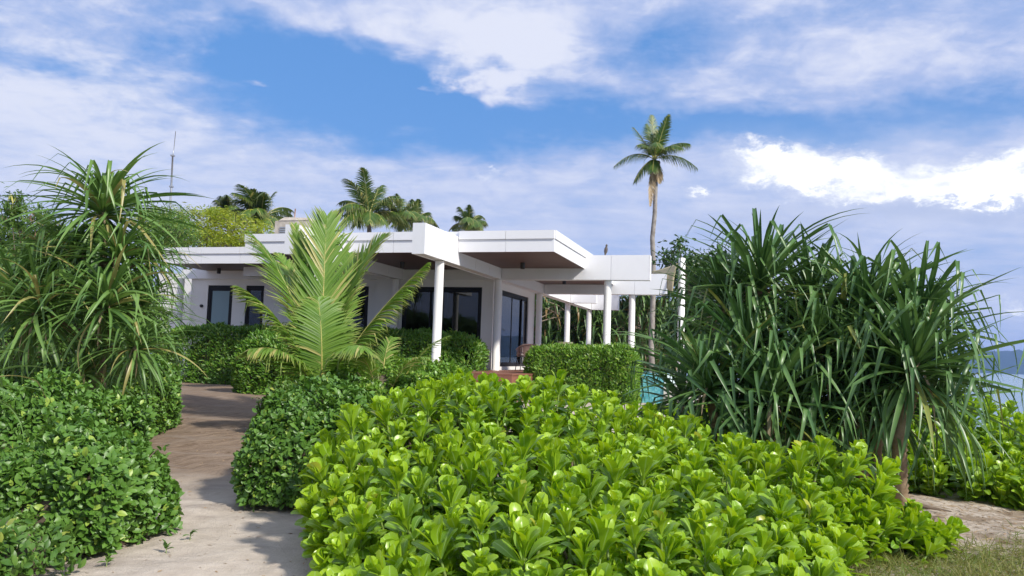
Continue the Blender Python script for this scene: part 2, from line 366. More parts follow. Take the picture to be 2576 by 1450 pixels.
o = link_obj('sea', me, 'sea'); o['kind'] = 'structure'
def island():
    n = 220; k = 9; V = []; Q = []
    for i in range(n):
        t = i / (n - 1); a = math.radians(23.5 + 42 * t); R = 3400 + 250 * math.sin(6 * t)
        h = (72 + 34 * math.sin(3.5 * t + .3) + 30 * t + 8 * math.sin(23 * t) + 4 * math.sin(61 * t + 1) + rng.normal() * 2.2) * sstep(0, 0.05, t)
        for j in range(k):
            s = j / (k - 1); V.append((math.sin(a) * (R + 420 * s), math.cos(a) * (R + 420 * s), -3 + h * math.sin(min(1, s * 1.25) * math.pi / 2) * (1 if s <= .8 else 1 - (s - .8) * 3)))
    for i in range(n - 1):
        for j in range(k - 1): Q.append((i * k + j, (i + 1) * k + j, (i + 1) * k + j + 1, i * k + j + 1))
    o = link_obj('island_hills', mesh_np('island_hills', V, Q), 'island'); o['kind'] = 'structure'
island()
def haze():
    m = bpy.data.materials.new('sea_haze'); m.use_nodes = True; t = m.node_tree
    for n in list(t.nodes):
        if n.name != 'Material Output': t.nodes.remove(n)
    v = t.nodes.new('ShaderNodeVolumePrincipled'); v.inputs['Color'].default_value = (0.30, 0.50, 1.0, 1); v.inputs['Density'].default_value = 0.00016; v.inputs['Anisotropy'].default_value = 0.1
    t.links.new(v.outputs[0], t.nodes['Material Output'].inputs['Volume'])
    b = MB().box(-9100, 9100, -9100, 9100, -4.5, 175).build('haze', m); b['kind'] = 'stuff'
haze()
# ---------------------------------------------------------------- the house, in its own frame (u right, v away, z up)
TH = math.radians(16.85); HO = np.array([-0.3846, 23.300, 0.0]); HU = np.array([math.cos(TH), -math.sin(TH), 0]); HV = np.array([math.sin(TH), math.cos(TH), 0])
def H(u, v, z=0.0): return HO + HU * u + HV * v + np.array([0, 0, z])
def toH(P): q = np.asarray(P) - HO; return float(q @ HU), float(q @ HV), float(q[2])
house = empty('beach_villa', HO, 'low white flat-roofed beach villa with round columns and projecting white beams', 'house', rz=-TH)
_c = MB().box(-.5, .5, -.5, .5, -.5, .5)
CUBE = bpy.data.meshes.new('panel'); CUBE.from_pydata(_c.v, [], _c.f); CUBE.update(); CUBE.materials.append(M['white_panel'])
def panel(parent, u0, u1, v0, v1, z0, z1, name='panel'):
    o = bpy.data.objects.new(name, CUBE); COL.objects.link(o); o.parent = parent
    o.location = ((u0 + u1) / 2, (v0 + v1) / 2, (z0 + z1) / 2); o.scale = (u1 - u0, v1 - v0, z1 - z0)
def cuts(a, b, step):
    n = max(1, round((b - a) / step)); return [(a + (b - a) * i / n, a + (b - a) * (i + 1) / n) for i in range(n)]
G = 0.005; T = 0.014
def beam(along, c, a, b, z0=3.8, z1=4.46, hw=0.15, sides=(1, -1), ends=(1, 1), step=1.12, name='roof_beam'):
    """white clad beam; along 'u' or 'v', centre line c, from a to b"""
    m = MB(); k = hw - T
    (m.box(a + T, b - T, c - k, c + k, z0, z1) if along == 'u' else m.box(c - k, c + k, a + T, b - T, z0, z1))
    o = m.build(name, 'white_panel', house)
    for s in sides:
        for (p, q) in cuts(a + (T if ends[0] else 0), b - (T if ends[1] else 0), step):
            lo, hi = (c + s * hw, c + s * k) if s < 0 else (c + k, c + hw)
            if along == 'u': panel(o, p + G, q - G, lo, hi, z0 - 0.012, z1 + 0.012)
            else: panel(o, lo, hi, p + G, q - G, z0 - 0.012, z1 + 0.012)
    for e, p in ((ends[0], (a - 0.002, a + T)), (ends[1], (b - T, b + 0.002))):
        if e:
            if along == 'u': panel(o, p[0], p[1], c - hw + .001, c + hw - .001, z0 - 0.014, z1 + 0.014)
            else: panel(o, c - hw + .001, c + hw - .001, p[0], p[1], z0 - 0.014, z1 + 0.014)
    return o
beam('v', -0.03, -5.78, 13.4); beam('v', -3.19, -5.86, 0.3, ends=(1, 0))
beam('u', 0.02, 0.13, 4.32, ends=(0, 1), hw=0.16); beam('u', 4.85, 0.13, 4.26, ends=(0, 1), hw=0.16)
beam('u', 9.0, 0.13, 1.12, z0=3.79, ends=(0, 1), hw=0.16); beam('u', 13.2, 0.13, 1.3, z0=3.79, ends=(0, 1), hw=0.16)
beam('v', -7.4, -1.0, 0.2, z0=3.79, z1=4.05, hw=0.42, ends=(1, 0))
# columns
for (cu, cv, zb, zt) in ((-0.04, -4.46, 0.4, 3.8), (-0.01, -0.02, 1.2, 3.8), (-0.04, 4.74, 1.2, 3.8), (-0.04, 9.1, 0.5, 3.79), (0.0, 13.2, 0.5, 3.79), (3.15, 0.05, 0.5, 3.8), (3.12, 4.86, 0.5, 3.8), (-10.75, -0.12, 1.1, 3.79), (-3.19, -0.08, 1.2, 3.8), (-3.19, -4.6, 0.4, 3.8)):
    MB().lathe([(0.112, zb), (0.112, zb + 0.02), (0.104, zb + 0.024), (0.104, zt - 0.012)], (cu, cv, 0), 28).build('column', 'white_wall', house)
# roof slabs with two-step fascia
def slab(u0, u1, v0, v1, z0, z1, faces, skip=()):
    m = MB().box(u0 + T, u1 - T, v0 + T, v1 - T, z0 + 0.02, z1 - 0.005); o = m.build('roof_slab', 'white_panel', house)
    MB().box(u0 + 0.05, u1 - 0.05, v0 + 0.05, v1 - 0.05, z0 + 0.004, z0 + 0.024).build('wood_soffit', 'soffit', o)
    zm = z0 + (z1 - z0) * 0.60
    for (f, a, b) in faces:
        for (p, q) in cuts(a, b, 1.16):
            for (za, zb, out) in ((z0 - 0.002, zm - 0.006, 0.0), (zm, z1, 0.032)):
                if f == 'front': panel(o, p + G, q - G, v0 - out, v0 + T, za, zb, 'fascia_panel')
                elif f == 'right': panel(o, u1 - T, u1 + out, p + G, q - G, za, zb, 'fascia_panel')
                else: panel(o, u0 - out, u0 + T, p + G, q - G, za, zb, 'fascia_panel')
    return o
slab(-5.92, 2.53, -3.70, 5.0, 4.1, 4.61, [('front', -5.92 + G, -3.35), ('front', -3.03, -0.19), ('front', 0.13, 2.53), ('right', -3.70, 4.68), ('left', -3.70, 2.0)])
slab(-9.95, -5.96, -1.95, 8.0, 4.045, 4.52, [('front', -9.95, -5.96), ('left', -1.95, 8.0)])
# walls with openings: each wall pier is a box
def wall(u0, u1, v0, v1, z0, z1): return MB().box(u0, u1, v0, v1, z0, z1).build('wall', 'white_wall', house)
fr = 0.15
opens = [(-9.91, -8.98), (-8.49, -7.83), (-5.3, -4.18), (-3.06, -0.55)]
edges = [-10.33] + [e for o_ in opens for e in o_] + [-0.2]
for i in range(0, len(edges), 2): wall(edges[i], edges[i + 1], fr, fr + 0.25, 0.6, 3.585)
wall(-10.33, -0.2, fr, fr + 0.25, 3.585, 4.1)
wall(-12.6, -10.36, 1.0, 1.25, 0.6, 4.05); wall(-10.58, -10.335, fr + .02, 8.0, 0.6, 4.05)
wall(-3.86, -3.30, fr - 0.14, fr - 0.002, 0.6, 4.09)
wall(-0.45, -0.2, fr + 0.252, 1.0, 0.6, 4.1); wall(-0.45, -0.2, 3.95, 4.72, 0.6, 4.1); wall(-0.45, -0.2, 1.0, 3.95, 3.585, 4.1); wall(-0.45, -0.2, 1.0, 3.95, 0.6, 1.3)
MB().box(-10.9, -0.20, fr - 0.10, fr - 0.004, 3.79, 4.09).build('wall_band', 'white_panel', house)
MB().box(-0.196, -0.17, fr + 0.2, 4.6, 3.80, 4.09).build('wall_band', 'white_panel', house)
# dark room behind the glass
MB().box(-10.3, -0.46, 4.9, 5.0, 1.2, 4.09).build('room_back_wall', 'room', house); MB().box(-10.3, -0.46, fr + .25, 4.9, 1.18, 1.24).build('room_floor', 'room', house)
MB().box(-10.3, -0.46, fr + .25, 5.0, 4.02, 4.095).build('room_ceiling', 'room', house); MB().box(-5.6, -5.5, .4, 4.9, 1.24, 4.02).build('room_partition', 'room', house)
def curtain(u0, u1, v, z0, z1):
    n = int((u1 - u0) / 0.018); V = []; Q = []
    for i in range(n + 1):
        u = u0 + (u1 - u0) * i / n; d = 0.035 * math.sin(i * 0.85) + 0.012 * math.sin(i * 0.31)
        V += [(u, v + d, z0), (u + .003, v + d * .8, z1)]
    for i in range(n): Q.append((2 * i, 2 * i + 2, 2 * i + 3, 2 * i + 1))
    return link_obj('curtain', mesh_np('curtain', V, Q), 'curtain', house)
curtain(-1.95, -1.35, .62, 1.26, 3.95); curtain(-2.95, -2.65, .62, 1.26, 3.95)
def glazed(name, along, c, a, b, z0, z1, leaves, glass='glass', fw=0.07, dep=0.09):
    """black framed door or window in a wall opening; children: outer frame, leaf frames with panes"""
    m = MB()
    def bx(m_, p, q, lo, hi, za, zb): (m_.box(p, q, lo, hi, za, zb) if along == 'u' else m_.box(lo, hi, p, q, za, zb))
    lo, hi = (c, c + dep) if along == 'u' else (c - dep, c)
    bx(m, a, b, lo, hi, z1 - fw * 1.4, z1); bx(m, a, b, lo, hi, z0, z0 + fw); bx(m, a, a + fw, lo, hi, z0 + fw, z1 - fw * 1.4); bx(m, b - fw, b, lo, hi, z0 + fw, z1 - fw * 1.4)
    o = m.build(name, 'black_frame', house)
    ia, ib = a + fw, b - fw; n = len(leaves)
    for k, (p, q) in enumerate(leaves):
        p, q = ia + (ib - ia) * p, ia + (ib - ia) * q; off = 0.012 + 0.03 * (k % 2); l2, h2 = (lo + off, lo + off + 0.03) if along == 'u' else (hi - off - 0.03, hi - off)
        m = MB(); s = 0.055; zA, zB = z0 + fw + .002, z1 - fw * 1.4 - .002
        bx(m, p, q, l2, h2, zB - s, zB); bx(m, p, q, l2, h2, zA, zA + s); bx(m, p, p + s, l2, h2, zA + s, zB - s); bx(m, q - s, q, l2, h2, zA + s, zB - s)
        m.build('leaf_frame', 'black_frame', o)
        g = MB(); mid = (l2 + h2) / 2; bx(g, p + s, q - s, mid - .004, mid + .004, zA + s, zB - s); g.build('pane', glass, o)
    return o
glazed('sliding_door', 'u', fr + .03, -3.06, -0.55, 1.24, 3.585, [(0, .36), (.34, .52), (.5, 1)])
glazed('window', 'v', -0.235, 1.0, 3.95, 1.3, 3.585, [(0, .42), (.40, .82), (.8, 1)])
glazed('door', 'u', fr + .02, -9.91, -8.98, 1.24, 3.585, [(0, 1)], glass='frosted', fw=0.085)
glazed('window', 'u', fr + .03, -8.49, -7.83, 1.24, 3.585, [(0, 1)]); glazed('window', 'u', fr + .03, -5.3, -4.18, 1.24, 3.585, [(0, 1)])
MB().lathe([(0.001, 0), (0.05, 0), (0.05, 0.05), (0.001, 0.05)], n=14).build('wall_outlet', 'black_lamp', house).matrix_local = Matrix.Translation((-10.11, fr, 2.91)) @ Matrix.Rotation(math.pi / 2, 4, 'X')
for (lu, lv, lz) in ((-2.27, -1.69, 4.1), (1.12, -1.46, 4.1), (-8.99, -0.6, 4.045), (1.25, 2.9, 4.1)):
    MB().lathe([(0.001, lz - .16), (0.052, lz - .16), (0.06, lz - .15), (0.06, lz + .01)], (lu, lv, 0), 18).build('ceiling_spotlight', 'black_lamp', house)
# deck: edge boards and top boards
dk = MB().box(-0.15, 3.9, -1.0, 13.6, 0.5, 1.17).box(0.2, 1.75, -4.25, -1.0, 0.55, 1.17).build('deck', 'deck', house)
BM = bpy.data.meshes.new('board'); BM.from_pydata(_c.v, [], _c.f); BM.update(); BM.materials.append(M['deck'])
def board(u0, u1, v0, v1, z0, z1):
    o = bpy.data.objects.new('deck_board', BM); COL.objects.link(o); o.parent = dk; o.location = ((u0 + u1) / 2, (v0 + v1) / 2, (z0 + z1) / 2); o.scale = (u1 - u0, v1 - v0, z1 - z0)
for i in range(12): board(0.18, 1.77, -4.28 + i * .27, -4.28 + i * .27 + .264, 1.172, 1.2)
for i in range(22): board(-0.14, 3.9, -1.04 + i * .27, -1.04 + i * .27 + .264, 1.172, 1.2)
board(0.18, 1.77, -4.30, -4.27, 0.98, 1.168); board(0.18, 1.77, -4.29, -4.262, 0.78, 0.974)
# plant room and rods on the roof
a0 = toH(at(690, 590, 29)); a1 = toH(at(775, 590, 29)); zt = at(690, 556, 29)[2]
pr = MB().box(a0[0], a1[0] + .25, a0[1], a0[1] + 1.6, 4.5, zt).build('roof_plant_room', 'concrete', house)
cap = MB(); u0, u1, v0, v1 = a0[0] + .15, a1[0] + .2, a0[1] - .02, a0[1] + 1.6
cap.add([(u0, v0, zt + .004), (u1, v0, zt + .004), (u1, v1, zt + .004), (u0, v1, zt + .004), (u0 + .12, v0 + .2, zt + .16), (u1 - .1, v0 + .2, zt + .12), (u1 - .1, v1 - .2, zt + .12), (u0 + .12, v1 - .2, zt + .16)], [(0, 1, 5, 4), (1, 2, 6, 5), (2, 3, 7, 6), (3, 0, 4, 7), (4, 5, 6, 7)]).build('cap', 'concrete', pr)
for k in range(4): MB().box(a0[0] + .22, a0[0] + .62, a0[1] - .035, a0[1] - .004, zt - .50 + k * .075, zt - .455 + k * .075).build('louvre', 'steel', pr)
MB().tube([(a0[0] + .47, a0[1] + .5, zt), (a0[0] + .49, a0[1] + .5, at(724, 521, 29)[2])], .022, 8).build('rod', 'rust', house)
# ---------------------------------------------------------------- things around the house
def chair(u, v, rot, label, z=1.2):
    c = empty('rope_chair', H(u, v, z), label, 'chair', 'terrace chairs', rz=-TH + rot)
    for (x, y) in ((-.25, -.22), (.25, -.22), (-.23, .24), (.23, .24)):
        MB().tube([(x * 1.12, y * 1.12, 0), (x * .92, y * .92, .40)], [.012, .016], 8).build('leg', 'chair_leg', c)
    MB().box(-.27, .27, -.26, .26, .40, .425, .006).build('seat', 'chair_leg', c); MB().box(-.25, .25, -.22, .25, .427, .51, .03).build('seat_cushion', 'cushion', c)
    MB().box(-.22, .22, -.21, -.12, .515, .80, .03).build('back_cushion', 'cushion', c)
    # curved shell of vertical ropes, back at -y
    n = 44; top = []; R = .30
    for i in range(n + 1):
        a = math.pi * (-0.08 + 1.16 * i / n); x, y = R * math.cos(a), -R * math.sin(a) * .95
        s = max(0.0, math.sin(a)); h = .62 + .16 * s ** .8
        top.append((x * 1.08, y * 1.08, h))
        MB().box(-.0085, .0085, -.004, .004, 0, 1).build('rope', 'rope', c).matrix_local = Matrix.Translation((x * .93, y * .93, .42)) @ Matrix(((math.sin(a) * -1, math.cos(a), x * .15, 0), (math.cos(a), math.sin(a), y * .15, 0), (0, 0, h - .42, 0), (0, 0, 0, 1)))
    MB().tube(top, .014, 8).build('top_rail', 'rope', c)
chair(0.58, 1.15, math.radians(35), 'brown rope-backed armchair on the deck beside the glass corner')
chair(0.95, 3.1, math.radians(70), 'brown rope armchair behind the nearer one, mostly hidden by the hedge')
tb = empty('terrace_table', H(1.75, 2.6, 1.2), 'pale terrace table behind the clipped hedge carrying a bowl', 'table', rz=-TH)
MB().box(-.85, .85, -.45, .45, .70, .74, .01).build('tabletop', 'tabletop', tb)
for x in (-.75, .75):
    for y in (-.37, .37): MB().box(x - .025, x + .025, y - .025, y + .025, 0, .698).build('leg', 'chair_leg', tb)
bo = MB().lathe([(0.001, .003), (.09, .003), (.10, .02), (.17, .09), (.235, .17), (.24, .172), (.225, .165), (.16, .09), (.08, .03), (.001, .028)], n=28).build('bowl', 'bowl')
bo.location = tuple(H(1.42, 2.55, 1.94)); tag(bo, 'wide cream ceramic bowl standing on the terrace table', 'bowl')
bd = MB().lathe([(0.001, -.17), (.012, -.16), (.02, -.06), (.03, -.02), (.045, .02), (.052, .07), (.045, .12), (.03, .155), (.027, .18), (.03, .20), (.024, .225), (.008, .235), (.001, .25)], n=12)
bo = bd.build('bird', 'bird'); bo.location = tuple(H(3.07, 0.02, 4.56)); bo.rotation_euler = (0.12, .12, 0); tag(bo, 'small dark bird perched upright on the long white beam', 'bird')
MB().tube([(.0, -.02, .215), (.0, -.055, .21)], [.008, .002], 6).build('beak', 'chair_leg', bo)
for s in (-1, 1): MB().tube([(.015 * s, .0, -.10), (.015 * s, .0, -.02)], .004, 5).build('leg', 'chair_leg', bo)
# pool with mosaic overflow wall
pool = empty('pool', H(4.4, -1.1, 0.5), 'raised pool with turquoise mosaic overflow wall beside the hedge', 'pool', rz=-TH)
MB().box(-.62, .45, 0, 4.5, -.5, .78).build('pool_wall', 'grout', pool)
TL = bpy.data.meshes.new('tile'); TL.from_pydata(_c.v, [], _c.f); TL.update(); TL.materials.append(M['pool_tile'])
for i in range(14):
    for j in range(16):
        o = bpy.data.objects.new('tile', TL); COL.objects.link(o); o.parent = pool
        o.location = (-.58 + i * .0765, -.003, .77 - j * .052 - .026); o.scale = (.070, .012, .046)
MB().box(-.61, .44, .012, 4.4, .782, .80).build('water_sheet', 'pool_water', pool)
MB().box(.455, 2.6, -.05, 4.5, -.5, .45).build('coping', 'pale_stone', pool)
# white post with shade sail
pb = at(1711, 965, 26.5); pt = at(1713, 651, 26.5)
po = MB().lathe([(.11, 0), (.11, pt[2] - .5), (.10, pt[2] - .49), (.001, pt[2] - .46)], n=20).build('shade_post', 'white_wall'); po.location = (pb[0], pb[1], .5)
tag(po, 'tall white post standing behind the right pandanus clump', 'post')
def sail():
    A, B_, C_ = at(1704, 663, 26.4), at(1636, 684, 27.6), at(1692, 742, 26.2); n = 14; V = []; idx = {}; Q = []
    ctr = (A + B_ + C_) / 3
    for i in range(n + 1):
        for j in range(n + 1 - i):
            a, b = i / n, j / n; c = 1 - a - b
            p = A * a + B_ * b + C_ * c
            pull = 0.13 * (4 * a * b * (1 - c) ** 2 * 0.5 + 4 * b * c * 0.35 + 4 * a * c * 0.75)
            inner = 27 * a * b * c
            p = p + (ctr - p) * pull * (1 - inner * .6) + np.array([0, -.25, .05]) * inner * .4
            idx[(i, j)] = len(V); V.append(p)
    F = []
    for i in range(n):
        for j in range(n - i):
            F.append((idx[(i, j)], idx[(i + 1, j)], idx[(i, j + 1)]))
            if j < n - i - 1: F.append((idx[(i + 1, j)], idx[(i + 1, j + 1)], idx[(i, j + 1)]))
    o = link_obj('shade_sail', mesh_np('shade_sail', V, F), 'sail'); md = o.modifiers.new('t', 'SOLIDIFY'); md.thickness = .004
    tag(o, 'beige triangular shade sail stretched to the white post', 'shade sail')
sail()
# mast, dead trunk
mp = [at(428, 527, 58), at(431, 470, 58), at(434.5, 392, 58), at(437.5, 375, 58), at(442, 331, 58)]; base = mp[0] * 1.0; base[2] = .3
m = empty('radio_mast', base, 'slender grey radio mast rising above the trees on the left', 'mast')
MB().tube([(0, 0, 0)] + [p - base for p in mp[:3]], [.10, .085, .075, .06], 8).build('lower_mast', 'steel', m)
MB().tube([p - base for p in mp[2:]], [.04, .03, .022], 8).build('whip_antenna', 'steel', m)
for i in (1, 2): MB().box(-.13, .13, -.10, .10, -.05, .05).build('clamp', 'steel', m).location = tuple(mp[i] - base)
p0, p1 = at(836, 640, 40), at(837, 540, 40)
o = MB().tube([(0, 0, 0), (p0[0] - p1[0] - .05, 0, 2.5), (0.02, .0, p1[2] - .5), (0.02, 0, p1[2] - .3)], [.14, .12, .10, .085], 10).build('dead_trunk', 'dead_bark'); o.location = (p1[0], p1[1], .3)
tag(o, 'bare dead palm trunk stub showing above the roof edge', 'dead tree')
# ---------------------------------------------------------------- plants: leaf shapes
def leaf_strip(ss, wid, path, fold=0.25, curl=0.0):
    """three vertices across per section; path gives (x,z) per section. returns V,Q,rib,along"""
    V, rib, al = [], [], []
    P = [np.array(path(s)) for s in ss]
    for i, s in enumerate(ss):
        t = P[min(i + 1, len(ss) - 1)] - P[max(i - 1, 0)]; t = t / (np.linalg.norm(t) + 1e-9); nx_, nz_ = -t[1], t[0]
        h = wid(s) / 2
        for sgn in (-1, 0, 1):
            up = (fold * h if sgn else 0.0) + curl * h * abs(sgn)
            V.append((P[i][0] + nx_ * up, sgn * h, P[i][1] + nz_ * up)); rib.append(abs(sgn)); al.append(s)
    Q = []
    for i in range(len(ss) - 1):
        for k in range(2): Q.append((i * 3 + k, i * 3 + 3 + k, i * 3 + 4 + k, i * 3 + 1 + k))
    return np.array(V), np.array(Q), np.array(rib, float), np.array(al, float)
def small_leaf(L, W, bend=0.25, fold=0.3, n=4, peak=0.45):
    ss = np.linspace(0, 1, n)
    def wid(s): return W * max(0.03, (math.sin(math.pi * min(1, max(0, s)) ** (math.log(.5) / math.log(peak)))) ** .8)
    return leaf_strip(ss, wid, lambda s: (L * s, -bend * L * s * s), fold)
def spoon_leaf(L, W, bend, fold, n=7):
    ss = np.array([0, .16, .36, .56, .74, .90, 1.0])[:n]
    tab = {0: .10, .16: .20, .36: .52, .56: .86, .74: 1.0, .90: .84, 1.0: .34}
    return leaf_strip(ss, lambda s: W * tab[float(round(s, 2))], lambda s: (L * s, bend * L * math.sin(s * 2.1) * .5 - .10 * L * s ** 4), fold, 0.0)
def scatter(T, Ms, Ts, name, mat, parent, var=None, kind='stuff'):
    V, Q = inst(T[0], T[1], Ms, Ts); n, k = len(Ts), len(T[0])
    var = rng.random(n) if var is None else var
    o = link_obj(name, mesh_np(name, V, Q, var=np.repeat(var, k), rib=np.tile(T[2], n), along=np.tile(T[3], n)), mat, parent)
    if kind: o['kind'] = kind
    return o
def tmesh(name, T, mat):
    me = mesh_np(name, T[0], T[1], rib=T[2], along=T[3]); me.materials.append(M[mat]); return me
def leaf_objects(me, Ms, Ts, parent, name='leaf'):
    ip = np.array(parent.location)
    for A, t in zip(Ms, Ts):
        o = bpy.data.objects.new(name, me); COL.objects.link(o); o.parent = parent
        o.matrix_local = Matrix((( *A[0], t[0]), (*A[1], t[1]), (*A[2], t[2]), (0, 0, 0, 1)))
def in_view(P, pad=40):
    v = P - CAM; w_ = v @ _fw; x = 1288 + FPX * (v @ CRT) / w_; y = 725 - FPX * (v @ CUP) / w_
    return (w_ > 0) & (x > -pad) & (x < 2576 + pad) & (y > -pad) & (y < 1450 + pad)
def fill_leaves(T, mat, Ms, Ts, root, name='foliage', nobj=0, score=None, obj_name='leaf'):
    """the nobj leaves that show largest become objects of their own, the rest one mass; Ts in world space"""
    base = np.array(root.location); sel = np.zeros(len(Ts), bool)
    if nobj:
        sc = -np.linalg.norm(Ts - CAM, axis=1) if score is None else score
        sc = np.where(in_view(Ts), sc, -1e9); sel[np.argsort(-sc)[:nobj]] = True
        leaf_objects(tmesh(obj_name, T, mat), Ms[sel], Ts[sel] - base, root, obj_name)
    if (~sel).any(): scatter(T, Ms[~sel], Ts[~sel] - base, name, mat, root)
# ---------------------------------------------------------------- rounded, clipped or loose shrubs
def lump(P, s=1.0):
    x, y, z = P[:, 0], P[:, 1], P[:, 2]
    return (np.sin(3.1 * x * s + 1.3 * z) * np.sin(2.7 * y * s + .6) + .6 * np.sin(6.3 * x * s + 4.1 * y * s + 2) + .5 * np.sin(5.2 * z * s + 3.7 * y * s))
def shrub(name, label, cat, c, half, ztop, T, mat, dens, e=3.2, jit=0.07, rough=0.06, rot=0.0, nobj=0, size=(0.55, 1.3), upb=0.5, group=None, twigs=14, face_only=True, flat=1.0, z0=None, sprouts=0):
    zb = float(ground_z(c[0], c[1])) if z0 is None else z0
    root = empty(name, (c[0], c[1], zb), label, cat, group)
    h = (ztop - zb); hz = h * .74; cz = zb + h * .26
    ca, sa = math.cos(rot), math.sin(rot); R = np.array([[ca, -sa, 0], [sa, ca, 0], [0, 0, 1]])
    A = np.array([half[0], half[1], hz])
    area = 4 * (half[0] * hz * 2 + half[1] * hz * 2 + half[0] * half[1])
    n = int(area * dens * 1.6)
    # points on a superellipsoid surface, evenly by box-face projection
    p = rng.uniform(-1, 1, (n * 2, 3)); ax = rng.choice(3, n * 2, p=np.array([half[1] * hz, half[0] * hz, half[0] * half[1]]) / (half[1] * hz + half[0] * hz + half[0] * half[1]))
    p[np.arange(n * 2), ax] = np.sign(p[np.arange(n * 2), ax])
    r = (np.abs(p) ** e).sum(1) ** (1 / e); q = p / r[:, None]
    nr = np.sign(q) * np.abs(q) ** (e - 1) / A; nr /= np.linalg.norm(nr, axis=1, keepdims=True)
    W = q * A; W = W @ R.T + np.array([c[0], c[1], cz]); nr = nr @ R.T
    keep = (W[:, 2] > zb + .01)
    if face_only:      # leave out what lies wholly behind and below the mass
        keep &= (nr[:, 1] < 0.75) | (nr[:, 2] > 0.3)
    W, nr = W[keep][:n], nr[keep][:n]
    m = len(W)
    W = W + nr * (rough * lump(W, 1.0)[:, None] + rough * .6 * lump(W * 2.7, 1.0)[:, None] - np.abs(rng.normal(0, jit, m))[:, None])
    W[:, 2] = np.maximum(W[:, 2], zb + 0.03)
    d = unit(m) * 0.75 + nr * 0.45 + np.array([0, 0, upb]); nn = nr * 0.9 + unit(m) * 0.55 + np.array([0, 0, .5])
    s = rng.uniform(*size, m)
    Ms = frames(d, nn) * s[:, None, None]
    if sprouts:
        k = rng.integers(0, m, sprouts); k = k[nr[k, 2] > 0.4]
        P = np.concatenate([W[k] + nr[k] * rng.uniform(.03, .16, (len(k), 1)) + rng.normal(0, .02, (len(k), 3)) for _ in range(4)]); dd = unit(len(P)) * .7 + np.array([0, 0, .7])
        W = np.concatenate([W, P]); Ms = np.concatenate([Ms, frames(dd, unit(len(P)) + np.array([0, 0, 1])) * rng.uniform(.6, 1.0, len(P))[:, None, None]]); nr = np.concatenate([nr, np.tile([[0, 0, 1.0]], (len(P), 1))])
    toc = CAM - W; toc /= np.linalg.norm(toc, axis=1, keepdims=True)
    score = -np.linalg.norm(W - CAM, axis=1) + 1.2 * (nr * toc).sum(1)
    fill_leaves(T, mat, Ms, W, root, nobj=nobj, score=score)
    # twigs, then a filler core inside
    tw = MB()
    for _ in range(twigs):
        a = rng.uniform(-.25, .25, 2) * A[:2]; b = rng.uniform(-.8, .8, 2) * A[:2]; z = rng.uniform(.5, .9) * h
        p0 = R @ np.array([a[0], a[1], 0.0]); p2 = R @ np.array([b[0], b[1], z]); mid = p0 * .45 + p2 * .55 + np.array([*rng.normal(0, .06, 2), .05 * h])
        tw.tube([p0, mid, p2], [.016, .011, .005], 5, False)
    if twigs: tw.build('twigs', 'twig', root)
    core = MB(); V = []; F = []; nu, nv = 22, 12  # added solid dark core, stops light showing through and stands for inner shade
    for i in range(nv + 1):
        for j in range(nu):
            ph = -math.pi / 2 + math.pi * i / nv; t = 2 * math.pi * j / nu
            dv = np.array([math.cos(ph) * math.cos(t), math.cos(ph) * math.sin(t), math.sin(ph)]); dv = dv / (np.abs(dv) ** e).sum() ** (1 / e)
            V.append(R @ (dv * A * np.array([.80, .80, .84])) + np.array([0, 0, h * .26]))
    for i in range(nv):
        for j in range(nu): F.append((i * nu + j, i * nu + (j + 1) % nu, (i + 1) * nu + (j + 1) % nu, (i + 1) * nu + j))
    core.add(V, F, True).build('opaque_filler', 'twig', root)
    return root
L_LANCE = small_leaf(.115, .034, .15, .3, 4, .45)
L_OVAL = small_leaf(.070, .041, .25, .28, 5, .5)
L_VINE = small_leaf(.062, .040, .3, .2, 4, .45)
